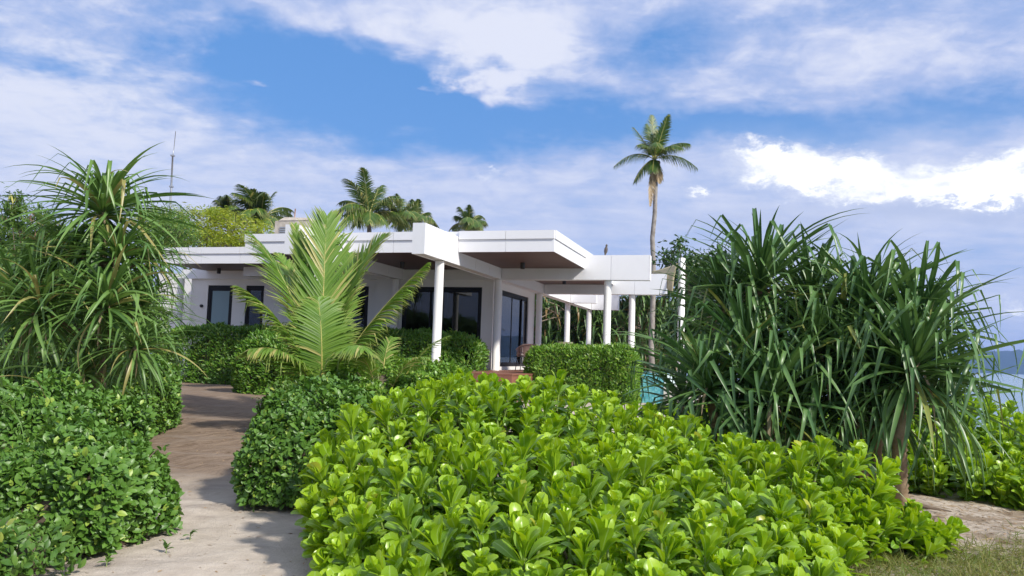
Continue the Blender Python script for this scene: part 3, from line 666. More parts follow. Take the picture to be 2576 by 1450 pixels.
# ---------------------------------------------------------------- big-leaved foreground bush
def spoon_bush(name, label, ctrl, poly, spacing, leafL, seed, nobj, mat='scaevola', floor=0.0, dz=0.0, nleaf=(14, 20), stems=True, edge_drop=0.5):
    r2 = np.random.default_rng(seed); ctrl = np.array(ctrl, float); ctrl[:, 2] -= dz; poly = np.array(poly, float)
    def inside(P):
        x, y = P[:, 0], P[:, 1]; ins = np.zeros(len(P), bool); j = len(poly) - 1
        for i in range(len(poly)):
            xi, yi = poly[i]; xj, yj = poly[j]
            c = ((yi > y) != (yj > y)) & (x < (xj - xi) * (y - yi) / (yj - yi + 1e-12) + xi); ins ^= c; j = i
        return ins
    def top(P):
        d = ((P[:, None, :2] - ctrl[None, :, :2]) ** 2).sum(2) + .03; w_ = d ** -1.8; return (w_ * ctrl[None, :, 2]).sum(1) / w_.sum(1)
    def edge(P):
        best = np.full(len(P), 9.0)
        for i in range(len(poly)):
            a, b = poly[i - 1], poly[i]; t = np.clip(((P[:, :2] - a) @ (b - a)) / ((b - a) @ (b - a)), 0, 1)
            best = np.minimum(best, np.linalg.norm(P[:, :2] - (a + t[:, None] * (b - a)), axis=1))
        return best
    lo, hi = poly.min(0), poly.max(0); pts = []
    cand = r2.uniform(lo, hi, (9000, 2)); cand = cand[inside(cand)]
    for p in cand:                                       # dart throwing
        if all((p[0] - q[0]) ** 2 + (p[1] - q[1]) ** 2 > spacing ** 2 for q in pts): pts.append(p)
    P = np.array(pts); n0 = len(P); ed = edge(P); zt = top(P)
    tips = [np.column_stack([P, zt - edge_drop * np.exp(-ed / .16) * .6 + r2.normal(0, .055, n0)])]
    # lower tiers along the skirt
    for k, f in enumerate((.62, .34, .12)):
        sel = ed < .55 + .1 * k; Q = P[sel]; m = len(Q)
        if m: tips.append(np.column_stack([Q + r2.normal(0, .05, (m, 2)), top(Q) * f + r2.normal(0, .05, m) - .08 * np.exp(-ed[sel] / .2)]))
    # shaded inner tier
    tips.append(np.column_stack([P + r2.normal(0, .08, P.shape), zt - .26 - r2.uniform(0, .14, n0)]))
    tips.append(np.column_stack([P + r2.normal(0, .09, P.shape), zt * .45 + r2.normal(0, .06, n0)]))
    tier = np.concatenate([np.full(len(t), i) for i, t in enumerate(tips)]); tips = np.concatenate(tips)
    tips[:, 2] = np.maximum(tips[:, 2], floor + .10)
    cen = poly.mean(0); root = empty(name, (cen[0], cen[1], float(ground_z(*cen))), label, 'bush')
    e_ = .12; gxn = (top(tips + [e_, 0, 0]) - top(tips - [e_, 0, 0])) / (2 * e_); gyn = (top(tips + [0, e_, 0]) - top(tips - [0, e_, 0])) / (2 * e_)
    outw = tips[:, :2] - cen; outw /= np.linalg.norm(outw, axis=1, keepdims=True) + 1e-9; ew = np.exp(-edge(tips) / .28)[:, None]
    ax = np.column_stack([-gxn * .5, -gyn * .5, np.ones(len(tips))]); ax[:, :2] += outw * ew * .75 + r2.normal(0, .16, (len(tips), 2)); ax /= np.linalg.norm(ax, axis=1, keepdims=True)
    tiltM, T_, S_, sc, ag = [], [], [], [], []
    for i in range(len(tips)):
        nl = int(r2.integers(*nleaf)); a3 = ax[i]; b = np.cross(a3, [0, 1, 0.2]); b /= np.linalg.norm(b); c3 = np.cross(a3, b); ph0 = r2.uniform(0, 6.28); rs = r2.uniform(.78, 1.18)
        for k in range(nl):
            t = k / (nl - 1); ph = ph0 + k * 2.39996 + r2.normal(0, .12); el = math.radians(88 - 62 * t ** 1.25 + r2.normal(0, 6))
            rad = math.cos(ph) * b + math.sin(ph) * c3; d = rad * math.cos(el) + a3 * math.sin(el)
            up = a3 * math.cos(el) - rad * math.sin(el)
            y = np.cross(up, d); y /= np.linalg.norm(y) + 1e-9
            s = rs * (.62 + .5 * math.sin(min(1, t * 1.25 + .25) * math.pi * .62)) * r2.uniform(.88, 1.1)
            wd = r2.uniform(.9, 1.15)
            tiltM.append(np.column_stack([d * s, y * s * wd, np.cross(d, y / 1.0) * s])); T_.append(tips[i] - a3 * (.02 + .085 * t ** 1.4) + rad * .006); sc.append(s * (1.0 if tier[i] == 0 else .75) * (1 - .35 * t)); ag.append(.75 * t ** 1.5)
        for k in range(int(r2.integers(2, 6))):          # older leaves down the stem
            ph = r2.uniform(0, 6.28); el = math.radians(r2.uniform(-40, 15)); rad = math.cos(ph) * b + math.sin(ph) * c3; d = rad * math.cos(el) + a3 * math.sin(el); up = a3 * math.cos(el) - rad * math.sin(el)
            y = np.cross(up, d); y /= np.linalg.norm(y); s = rs * r2.uniform(.8, 1.1)
            tiltM.append(np.column_stack([d * s, y * s, np.cross(d, y) * s])); T_.append(tips[i] - a3 * r2.uniform(.11, .26)); sc.append(s * .5); ag.append(1.0)
    Ms, Ts, sc, ag = np.array(tiltM), np.array(T_), np.array(sc), np.array(ag)
    dist = np.linalg.norm(Ts - CAM, axis=1)
    variants = [spoon_leaf(leafL, leafL * .43, .40, .30), spoon_leaf(leafL * .95, leafL * .46, .26, .24), spoon_leaf(leafL * 1.05, leafL * .40, .52, .38), spoon_leaf(leafL, leafL * .45, .05, .18)]
    vi = r2.integers(0, 4, len(Ts))
    score = np.where(in_view(Ts, -20), sc / dist, -1); thr = np.sort(score)[-nobj] if nobj else 1e9
    base = np.array(root.location)
    for k, Tm in enumerate(variants):
        big = (vi == k) & (score >= thr); rest = (vi == k) & ~(score >= thr)
        for lo_, hi_ in ((-1, .2), (.2, .5), (.5, 2)):
            bb = big & (ag > lo_) & (ag <= hi_)
            if bb.any():
                me = mesh_np('spoon_leaf', Tm[0], Tm[1], rib=Tm[2], age=np.full(len(Tm[0]), {.2: .08, .5: .35, 2: .8}[hi_])); me.materials.append(M[mat]); leaf_objects(me, Ms[bb], Ts[bb] - base, root)
        variants[k] = (Tm, rest)
    Vs, Qs, vr, rb, av, off = [], [], [], [], [], 0
    for Tm, rest in variants:
        V, Q = inst(Tm[0], Tm[1], Ms[rest], Ts[rest] - base); Vs.append(V); Qs.append(Q + off); off += len(V); k = len(Tm[0])
        vr.append(np.repeat(r2.random(rest.sum()), k)); rb.append(np.tile(Tm[2], rest.sum())); av.append(np.repeat(ag[rest], k))
    o = link_obj('foliage', mesh_np('foliage', np.concatenate(Vs), np.concatenate(Qs), var=np.concatenate(vr), rib=np.concatenate(rb), age=np.concatenate(av)), mat, root); o['kind'] = 'stuff'
    st = MB(); wd_ = MB()
    for i in range(len(tips)):
        t = tips[i] - base; a = ax[i]; foot = np.array([t[0] * .82 + r2.normal(0, .1), t[1] * .82 + r2.normal(0, .1), 0.0]); kn = t - a * .26
        st.tube([t - a * .01, t - a * .13, kn], [.007, .0095, .011], 6, False)
        if r2.random() < .45: wd_.tube([kn, kn * .55 + foot * .45 + np.array([0, 0, -.05]), foot], [.011, .014, .02], 5, False)
    st.build('green_stems', 'scaevola_stem', root)['kind'] = 'stuff'; wd_.build('woody_branches', 'twig', root)['kind'] = 'stuff'
    return root
def A3(px, py, Y): return tuple(at(px, py, Y))
ctrl = [A3(780, 1085, 6.6), A3(830, 1020, 7.6), A3(960, 985, 8.6), A3(1090, 965, 8.9), A3(1190, 955, 8.6), A3(1280, 985, 8.4), A3(1380, 965, 8.8), A3(1460, 975, 8.8), A3(1560, 1000, 8.9), A3(1640, 1035, 8.6), A3(1730, 1060, 8.3),
        A3(1850, 1115, 8.0), A3(1960, 1135, 7.8), A3(2070, 1110, 7.6), A3(2190, 1140, 7.3), A3(2290, 1220, 7.4), A3(2390, 1310, 7.2),
        A3(1000, 1130, 6.6), A3(1250, 1130, 6.4), A3(1500, 1130, 6.6), A3(1750, 1190, 6.4), A3(2000, 1230, 6.2), A3(2200, 1290, 6.0),
        A3(880, 1260, 5.5), A3(1130, 1290, 5.0), A3(1400, 1300, 4.9), A3(1650, 1320, 4.9), A3(1900, 1340, 5.1), A3(2100, 1370, 5.4), A3(900, 1420, 4.8), A3(1250, 1450, 4.45), A3(1600, 1450, 4.4), A3(1900, 1450, 4.6)]
poly = [(-.85, 4.5), (-1.05, 5.2), (-1.32, 6.0), (-1.60, 7.0), (-1.62, 8.0), (-1.4, 9.0), (-.6, 9.5), (.6, 9.5), (1.6, 9.2), (2.6, 8.7), (3.5, 8.0), (3.95, 7.4), (3.4, 6.95), (2.6, 6.5), (2.3, 6.0), (2.05, 5.2), (1.6, 4.6), (.8, 4.2), (-.4, 4.2)]
spoon_bush('sea_lettuce_bush', 'large bright green bush with spoon-shaped glossy leaves in the foreground', ctrl, poly, .205, .172, 11, 300, dz=.10)
c2 = [A3(2330, 1045, 12.5), A3(2420, 1010, 12.5), A3(2500, 1035, 12.0), A3(2570, 1075, 11.5), A3(2640, 1090, 11.5), A3(2520, 1160, 10.2), A3(2440, 1140, 10.4), A3(2350, 1120, 10.8), A3(2600, 1180, 9.8), (7.8, 12.5, .5)]
p2 = [(5.0, 10.4), (5.6, 9.9), (6.6, 9.5), (7.6, 10.2), (8.2, 12.0), (7.6, 13.4), (6.2, 13.8), (5.0, 13.2), (4.4, 11.6)]
spoon_bush('sea_lettuce_bush', 'green spoon-leaved bush on the right edge in front of the sea', c2, p2, .23, .19, 12, 120, floor=-.1)
c3 = [A3(1750, 1040, 13), A3(1900, 1045, 13), A3(2050, 1060, 12.5), A3(2200, 1065, 12), A3(2330, 1060, 12)]
p3 = [(2.4, 11.8), (4.2, 11.0), (5.0, 11.6), (5.2, 13.0), (3.6, 14.2), (2.2, 13.8)]
spoon_bush('sea_lettuce_bush', 'light green bush glimpsed between the trunks of the right pandanus clump', c3, p3, .25, .19, 13, 60)
# ---------------------------------------------------------------- hedges and shrubs
hc = H(-4.75, -1.8); shrub('clipped_hedge', 'long dark clipped hedge running along the front of the villa', 'hedge', hc, (4.95, .58), 2.17, L_LANCE, 'hedge', 470, e=8, jit=.08, rough=.045, rot=-TH, nobj=200, upb=.7, z0=.5, sprouts=120)
hc = H(2.9, -1.8); shrub('clipped_hedge', 'short bright clipped hedge in front of the terrace beside the pool', 'hedge', hc, (1.36, .62), 1.88, L_LANCE, 'hedge_light', 620, e=8, jit=.07, rough=.035, rot=-TH, nobj=300, upb=.8, z0=.35, sprouts=50)
hc = at(715, 930, 19.6); shrub('clipped_hedge', 'rounded dark end of hedge bulging out behind the young palm', 'hedge', hc, (1.05, .8), 1.98, L_LANCE, 'hedge', 480, e=3.5, jit=.08, rough=.06, rot=-TH, nobj=120, upb=.7, z0=.42)
shrub('round_shrub', 'dark glossy rounded shrub right of the sandy path', 'shrub', (-2.0, 9.0), (.64, .88), 1.20, L_OVAL, 'shrub', 860, e=2.9, jit=.06, rough=.06, nobj=300, sprouts=60)
shrub('leafy_shrub', 'glossy green shrub on the left edge of the path, nearest the viewer', 'shrub', (-3.52, 6.9), (.66, .80), .86, L_OVAL, 'shrub', 900, e=2.6, jit=.06, rough=.07, nobj=300, sprouts=70)
shrub('creeping_shrub', 'low tangled creeper spreading in the bottom left corner', 'shrub', (-3.95, 5.7), (.95, .7), .40, L_OVAL, 'vine', 520, e=2.4, jit=.10, rough=.09, nobj=300, sprouts=120)
shrub('leafy_shrub', 'broad green shrub at the left edge behind the nearest one', 'shrub', (-5.2, 9.0), (1.15, .9), 1.12, L_OVAL, 'shrub', 700, e=2.6, jit=.08, rough=.09, nobj=300, sprouts=90)
shrub('leafy_shrub', 'squarish dark shrub left of the path just below the pandanus', 'shrub', (-6.1, 13.0), (.78, .9), 1.38, L_OVAL, 'shrub', 760, e=3.6, jit=.06, rough=.07, nobj=200, sprouts=80)
shrub('leafy_shrub', 'pale green loose shrub between young palm and villa', 'shrub', (-1.75, 13.6), (1.35, 1.0), 1.42, L_VINE, 'hedge_light', 700, e=2.4, jit=.09, rough=.10, nobj=150, sprouts=220)
shrub('leafy_shrub', 'small rough shrub around the foot of the young palm', 'shrub', (-3.2, 13.3), (.85, .8), 1.12, L_VINE, 'vine', 650, e=2.4, jit=.09, rough=.10, nobj=100, sprouts=150)
shrub('vine_thicket', 'tall vine-covered thicket behind the left pandanus', 'thicket', (-9.1, 15.2), (2.75, 1.2), 3.1, L_VINE, 'vine', 560, e=3.0, jit=.14, rough=.16, nobj=150, sprouts=300)
shrub('vine_thicket', 'low green undergrowth at the foot of the left pandanus', 'thicket', (-7.2, 11.6), (1.6, .7), 1.3, L_VINE, 'vine', 620, e=2.6, jit=.12, rough=.14, nobj=150, sprouts=200)
# ---------------------------------------------------------------- pandanus
def strap(L, W, e0, curve, kink, e1, tipc, n=11, twist=0):
    """long strap leaf: rises at e0, bends by curve, folds at kink to angle e1"""
    ss = np.linspace(0, 1, n); ds = L / (n - 1); pts = [(0.0, 0.0)]; x = z = 0.0
    for i in range(1, n):
        s = (i - .5) / (n - 1)
        a = e0 - curve * s if s < kink else (e1 - tipc * (s - kink))
        x += ds * math.cos(a); z += ds * math.sin(a); pts.append((x, z))
    f = dict(zip([round(float(q), 4) for q in ss], pts))
    return leaf_strip(ss, lambda s: W * (1.0 if s < .45 else max(.02, 1 - ((s - .45) / .55) ** 1.5)) * (.8 + .2 * min(1, s * 5)), lambda s: f[round(float(s), 4)], .45)
def strap_set(L, W, seed, pk=.72, cv=(14, 48), els=(82, 66, 48, 28, 6, -22)):
    r2 = random.Random(seed); out = []
    for cls in range(6):                      # from upright heart leaves to hanging old ones
        row = []
        for k in range(5):
            e0 = math.radians(els[cls] + r2.uniform(-7, 7)); kn = r2.uniform(.48, .8) if r2.random() < pk else 2.0
            if cls == 0: kn = r2.uniform(.5, .78) if r2.random() < .75 else 2.0
            row.append(strap(L * r2.uniform(.85, 1.12), W, e0, math.radians(r2.uniform(*cv)), kn, math.radians(r2.uniform(-86, -38)), math.radians(r2.uniform(0, 40))))
        out.append(row)
    return out
def pandanus(name, label, base, heads, sets, mat, nobj, trunk_r, seed, bark='pandan_bark', trunk_pts=None, dead=2, rings=True):
    r2 = np.random.default_rng(seed); root = empty(name, base, label, 'pandanus'); base = np.array(base, float)
    me_cache = {}; bucket = {}
    allv = []
    for (hp, nl, sc, tilt) in heads:
        hp = np.array(hp, float); ph0 = r2.uniform(0, 6.28)
        ta = np.array([tilt[0], tilt[1], 1.0]); ta /= np.linalg.norm(ta); b = np.cross([0, 1, 0], ta); b /= np.linalg.norm(b); Rt = np.column_stack([b, np.cross(ta, b), ta])
        for k in range(nl):
            t = (k + .5) / nl; cls = min(5, int(t ** .9 * 6)); v = int(r2.integers(0, 5)); ph = ph0 + k * 2.39996 + r2.normal(0, .1)
            Rz = np.array([[math.cos(ph), -math.sin(ph), 0], [math.sin(ph), math.cos(ph), 0], [0, 0, 1]])
            s = sc * r2.uniform(.8, 1.15) * (.75 if cls == 0 else 1.0); roll = r2.normal(0, .25); Rx = np.array([[1, 0, 0], [0, math.cos(roll), -math.sin(roll)], [0, math.sin(roll), math.cos(roll)]])
            allv.append((cls, v, Rt @ Rz @ Rx * s, hp - ta * .22 * t * sc + Rt @ Rz @ np.array([.02, 0, 0])))
    order = sorted(range(len(allv)), key=lambda i: np.linalg.norm(allv[i][3] - CAM)); big = set(order[:nobj])
    Vs, Qs, vr, rb, off = [], [], [], [], 0
    for i, (cls, v, A, t) in enumerate(allv):
        Tm = sets[cls][v]
        if i in big:
            key = (cls, v)
            if key not in me_cache: me_cache[key] = tmesh('strap_leaf', Tm, mat)
            leaf_objects(me_cache[key], [A], [t - base], root)
        else:
            Vs.append(Tm[0] @ A.T + t - base); Qs.append(Tm[1] + off); off += len(Tm[0]); vr.append(np.full(len(Tm[0]), r2.random())); rb.append(Tm[2])
    if Vs:
        o = link_obj('foliage', mesh_np('foliage', np.concatenate(Vs), np.concatenate(Qs), var=np.concatenate(vr), rib=np.concatenate(rb)), mat, root); o['kind'] = 'stuff'
    # dead hanging leaves
    for (hp, nl, sc, tilt) in heads:
        for k in range(dead):
            Tm = sets[5][int(r2.integers(0, 5))]; ph = r2.uniform(3.3, 6.1); A = np.array([[math.cos(ph), -math.sin(ph), 0], [math.sin(ph), math.cos(ph), 0], [0, 0, 1]]) * sc * r2.uniform(.35, .6)
            Am = A.copy(); me = mesh_np('dead_leaf', Tm[0] * np.array([.6, 1.3, 1.2]), Tm[1], rib=Tm[2], along=Tm[3]); me.materials.append(M['dead_leaf'])
            leaf_objects(me, [Am], [np.array(hp) - base + np.array([0, -.03, -.05])], root, 'dead_leaf')
    for pts, r0, r1 in trunk_pts:
        pts = [np.array(p, float) - base for p in pts]; P, Rr = [], []
        for i in range(len(pts) - 1):
            n = max(3, int(np.linalg.norm(pts[i + 1] - pts[i]) / .028))
            for k in range(n):
                t = (i + k / n) / (len(pts) - 1); P.append(pts[i] + (pts[i + 1] - pts[i]) * k / n); Rr.append((r0 + (r1 - r0) * t) * (1.0 + (.16 if k % 2 else -.05) + r2.normal(0, .03)))
        P.append(pts[-1]); Rr.append(r1)
        MB().tube(P, Rr, 10).build('trunk', bark, root)
    return root
S_BIG = strap_set(1.34, .060, 3, .85, (12, 70)); S_MED = strap_set(1.15, .047, 4, .30, (35, 95), (78, 60, 42, 26, 8, -22))
def hd(px, py, Y, n, s, tx=0.0, ty=0.0): return (at(px, py, Y), n, s, (tx, ty))
B1 = at(1935, 1250, 9.6); B1[2] = float(ground_z(B1[0], B1[1]))
pandanus('pandanus_tree', 'tall dark pandanus clump with folded strap leaves right of the villa', B1,
    [hd(1915, 702, 9.9, 141, 1.0), hd(1780, 955, 9.2, 108, .95, -.2), hd(1935, 985, 9.0, 108, .95), hd(1825, 760, 10.2, 108, .92, -.2), hd(1880, 860, 9.5, 101, .9), hd(2055, 870, 9.4, 108, .95, .1), hd(2040, 735, 10.2, 101, .88, .1), hd(1990, 930, 9.9, 81, .9), hd(1850, 1020, 9.6, 70, .8, -.1), hd(2010, 1030, 9.4, 70, .8), hd(1720, 1000, 9.9, 60, .75, -.2)],
    S_BIG, 'pandan', 300, .1, 21, trunk_pts=[
    ([B1, at(1936, 1110, 9.4), at(1945, 1000, 9.2), at(1935, 985, 9.0)], .06, .052), ([B1 + [-.25, .1, 0], at(1800, 1080, 9.5), at(1780, 955, 9.2)], .05, .045),
    ([B1 + [.1, .3, 0], at(1900, 1000, 9.9), at(1915, 702, 9.9)], .06, .05), ([B1 + [.1, .3, 0], at(1870, 950, 10.1), at(1825, 760, 10.2)], .05, .045),
    ([B1 + [.2, .1, 0], at(2030, 1080, 9.5), at(2055, 860, 9.4)], .05, .045), ([B1 + [.2, .3, 0], at(2040, 940, 10), at(2040, 725, 10.2)], .05, .045), ([B1 + [0, .1, 0], at(1890, 1020, 9.5), at(1880, 860, 9.5)], .05, .045)])
B2 = at(2190, 1270, 9.0); B2[2] = float(ground_z(B2[0], B2[1]))
pandanus('pandanus_tree', 'leaning pandanus clump with thick ringed trunks nearest the sea', B2,
    [hd(2300, 905, 8.7, 141, 1.0, .15), hd(2180, 765, 9.5, 114, .95), hd(2310, 800, 9.3, 114, .92, .15), hd(2195, 925, 9.2, 101, .95), hd(2120, 850, 9.7, 94, .9), hd(2250, 830, 9.8, 94, .9), hd(2105, 960, 9.6, 81, .9), hd(2240, 1010, 9.0, 70, .78, .1), hd(2370, 990, 9.2, 60, .78, .2), hd(2130, 1040, 9.3, 60, .75)],
    S_BIG, 'pandan', 290, .11, 22, trunk_pts=[
    ([B2 + [.28, -.1, 0], at(2262, 1105, 8.7), at(2290, 1000, 8.7), at(2300, 905, 8.7)], .075, .062), ([B2 + [.1, .1, 0], at(2206, 1080, 9.1), at(2232, 1000, 9.2), at(2320, 790, 9.3)], .055, .05),
    ([B2, at(2155, 1098, 9.2), at(2166, 1000, 9.3), at(2180, 765, 9.5)], .055, .05), ([B2 + [-.1, .1, 0], at(2130, 1050, 9.5), at(2120, 850, 9.7)], .05, .045), ([B2 + [.05, .15, 0], at(2200, 1000, 9.2), at(2195, 925, 9.2)], .05, .045), ([B2 + [.05, .25, 0], at(2240, 960, 9.8), at(2250, 830, 9.8)], .05, .045)])
B3 = at(250, 980, 11.3); B3[2] = float(ground_z(B3[0], B3[1])); fk = at(247, 862, 11.3)
pandanus('pandanus_tree', 'tall many-headed pandanus with brown dead leaves at the left', B3,
    [hd(262, 515, 11.2, 162, 1.18), hd(294, 632, 10.9, 120, 0.92), hd(102, 765, 10.6, 136, 1.06, -.15, -.1), hd(272, 750, 10.5, 130, 1.03, 0, -.1), hd(345, 860, 10.4, 115, .72, .0, -.1), hd(355, 755, 11.2, 115, .72, .0), hd(40, 715, 11.2, 105, 1.01, -.2), hd(196, 632, 11.4, 115, 1.01), hd(380, 640, 11.6, 105, .72, .0), hd(212, 925, 10.8, 78, 0.78), hd(130, 655, 11.8, 94, 0.95, -.1)],
    S_MED, 'pandan_light', 300, .08, 23, dead=4, trunk_pts=[
    ([B3, at(250, 940, 11.3), fk], .09, .075), ([fk, at(255, 700, 11.3), at(262, 515, 11.2)], .075, .055), ([fk, at(180, 830, 11.0), at(102, 765, 10.6)], .06, .045), ([fk, at(268, 800, 10.9), at(272, 750, 10.5)], .055, .045), ([fk + [0, 0, -.1], at(300, 880, 10.8), at(345, 860, 10.4)], .05, .04),
    ([fk, at(310, 800, 11.3), at(355, 755, 11.2)], .05, .04), ([at(180, 830, 11.0), at(100, 760, 11.2), at(40, 715, 11.2)], .05, .04), ([at(255, 700, 11.3), at(220, 660, 11.4), at(196, 632, 11.4)], .05, .04), ([at(255, 700, 11.3), at(330, 670, 11.5), at(380, 640, 11.6)], .05, .04), ([at(255, 700, 11.3), at(280, 660, 11.1), at(294, 632, 10.9)], .05, .04)])
B4 = at(-70, 1150, 7.2); B4[2] = float(ground_z(B4[0], B4[1]))
pandanus('pandanus_seedling', 'young strap-leaved pandanus reaching in from the left edge', B4, [hd(-75, 960, 7.2, 26, .8, .1)], S_MED, 'pandan_light', 26, .05, 24, dead=1, trunk_pts=[([B4, at(-72, 1040, 7.2), at(-75, 960, 7.2)], .05, .04)])
# ---------------------------------------------------------------- coconut palms
def frond(root, name, p0, p1, p2, n, Lf, wid, mat, droop, r2, obj=False, vee=0.35, start=.12, rr=.022, side_bias=0.0, fold=0.35, ang=0.9):
    """bezier rachis p0-p1-p2 (root space) with two rows of leaflets"""
    p0, p1, p2 = (np.array(q, float) for q in (p0, p1, p2))
    B = lambda t: (1 - t) ** 2 * p0 + 2 * t * (1 - t) * p1 + t * t * p2
    D = lambda t: 2 * (1 - t) * (p1 - p0) + 2 * t * (p2 - p1)
    ts = np.linspace(0, 1, 16); fr_ = MB().tube([B(t) for t in ts], [rr * (1.15 - t * .95) for t in ts], 6).build(name, 'rachis' if mat != 'dead_leaf' else 'dead_leaf', root)
    V, Q, vr, rb, al = [], [], [], [], []; k = 0
    chord = p2 - p0; lat = np.cross(chord, [0, 0, 1.0])
    if np.linalg.norm(lat) < .25 * np.linalg.norm(chord): lat = np.array([1.0, .25, 0])
    lat /= np.linalg.norm(lat); ss = np.array([0, .18, .42, .7, 1.0])
    Ltot = np.linalg.norm(p1 - p0) + np.linalg.norm(p2 - p1)
    objs = []
    for i in range(n):
        t = start + (1 - start) * (i + .5) / n; tt = D(t); tt /= np.linalg.norm(tt); up = np.cross(lat, tt); up /= np.linalg.norm(up)
        if up[2] < 0 and abs(up[2]) > .3: up = -up
        prof = math.sin(math.pi * min(1, (.10 + .88 * (t - start) / (1 - start))) ** .8) ** .6
        for sgn in (-1, 1):
            a = ang * (1.05 - .45 * t) + r2.normal(0, .04); sd = lat * sgn
            d = tt * math.cos(a) + sd * math.sin(a) + up * (vee + r2.normal(0, .05) + side_bias * sgn); d /= np.linalg.norm(d)
            L = Lf * prof * r2.uniform(.88, 1.08); wv_ = np.cross(d, up); wv_ /= np.linalg.norm(wv_); nn = np.cross(wv_, d)
            br = r2.uniform(.5, .9) if r2.random() < .10 else 2
            pts = []; o0 = B(t)
            for s in ss:
                g = droop * L * s * s * (1.25 - .3 * r2.random()); q = o0 + d * L * s * (1 - .12 * droop * s) - np.array([0, 0, g])
                if s > br: q = q - np.array([0, 0, (s - br) * L * .9]) - d * (s - br) * L * .5
                pts.append(q)
            ww = wid * np.array([.5, .95, 1.0, .7, .06])
            vv = []
            for q, w_ in zip(pts, ww): vv += [q - wv_ * w_ / 2 + nn * fold * w_ / 2, q, q + wv_ * w_ / 2 + nn * fold * w_ / 2]
            qq = [(a3 * 3 + c3, a3 * 3 + 3 + c3, a3 * 3 + 4 + c3, a3 * 3 + 1 + c3) for a3 in range(4) for c3 in range(2)]
            rib = np.tile([1., 0, 1.], 5); alo = np.repeat(ss, 3)
            if obj:
                me = mesh_np('leaflet', vv, qq, rib=rib, along=alo); link_obj('leaflet', me, mat, fr_)
            else:
                V += vv; Q += [tuple(c + k for c in f) for f in qq]; k += 15; vr.append(np.full(15, r2.random())); rb.append(rib); al.append(alo)
    if V:
        o = link_obj('leaflets', mesh_np('leaflets', V, Q, var=np.concatenate(vr), rib=np.concatenate(rb), along=np.concatenate(al)), mat, fr_); o['kind'] = 'stuff'
    return fr_
def young_palm():
    r2 = np.random.default_rng(31); Y = 14.0; b = at(808, 985, Y); b[2] = float(ground_z(b[0], b[1]))
    root = empty('young_coconut_palm', b, 'young coconut palm with broad yellow-green fronds in front of the villa', 'palm')
    MB().tube([(0, 0, -.05), (0, 0, .22), (0.02, 0, .55)], [.10, .085, .05], 12).build('trunk', 'palm_bark', root)
    q = lambda x, y, dy=0.0: at(x, y, Y + dy) - b
    c = np.array([0, 0, .40])
    F = [  # control, tip, leaflets, length, vee, droop, object leaflets, side angle
        (q(812, 720, .1), q(822, 548, .5), 74, 1.05, .08, .05, True, .72),
        (q(815, 850, -.45), q(800, 752, .0), 60, .80, .05, .22, True, 1.2),
        (q(770, 740, .0), q(632, 590, .2), 90, .95, -.05, .20, False, .8),
        (q(735, 795, -.3), q(600, 722, -.5), 80, .78, -.1, .25, False, .9),
        (q(838, 720, .3), q(965, 598, .7), 90, .95, .1, .12, False, .72),
        (q(890, 830, -.2), q(1075, 662, .1), 90, .62, -.35, .35, False, .8),
        (q(740, 850, -.9), q(630, 880, -1.4), 70, .72, -.1, .30, False, .95),
        (q(880, 830, -.9), q(915, 880, -1.7), 64, .62, -.1, .35, False, .95),
        (q(800, 780, .8), q(700, 640, 1.6), 70, .75, .1, .2, False, .8),
        (q(850, 800, .8), q(880, 640, 1.7), 70, .75, .1, .2, False, .8),
        (q(790, 760, .3), q(740, 570, .6), 70, .70, .1, .1, False, .65)]
    for (p1, p2, n, L, ve, dr, ob, an) in F: frond(root, 'frond', c, p1, p2, n, L, .042, 'palm_young', dr, r2, ob, ve, .16, .015, ang=an)
    b2 = at(960, 985, 13.2); b2[2] = float(ground_z(b2[0], b2[1]))
    rt2 = empty('palm_seedling', b2, 'small palm sprout with drooping fronds beside the pale loose shrub', 'palm')
    for (x1, y1, x2, y2, d1, d2) in ((1030, 880, 1128, 846, -.2, -.3), (1000, 880, 1080, 900, -.5, -.8), (960, 860, 990, 850, .2, .4), (940, 890, 900, 900, -.4, -.7)):
        frond(rt2, 'frond', (0, 0, .1), at(x1, y1, 13.2 + d1) - b2, at(x2, y2, 13.2 + d2) - b2, 34, .36, .022, 'palm_young', .3, r2, False, .0, .3, .012)
young_palm()
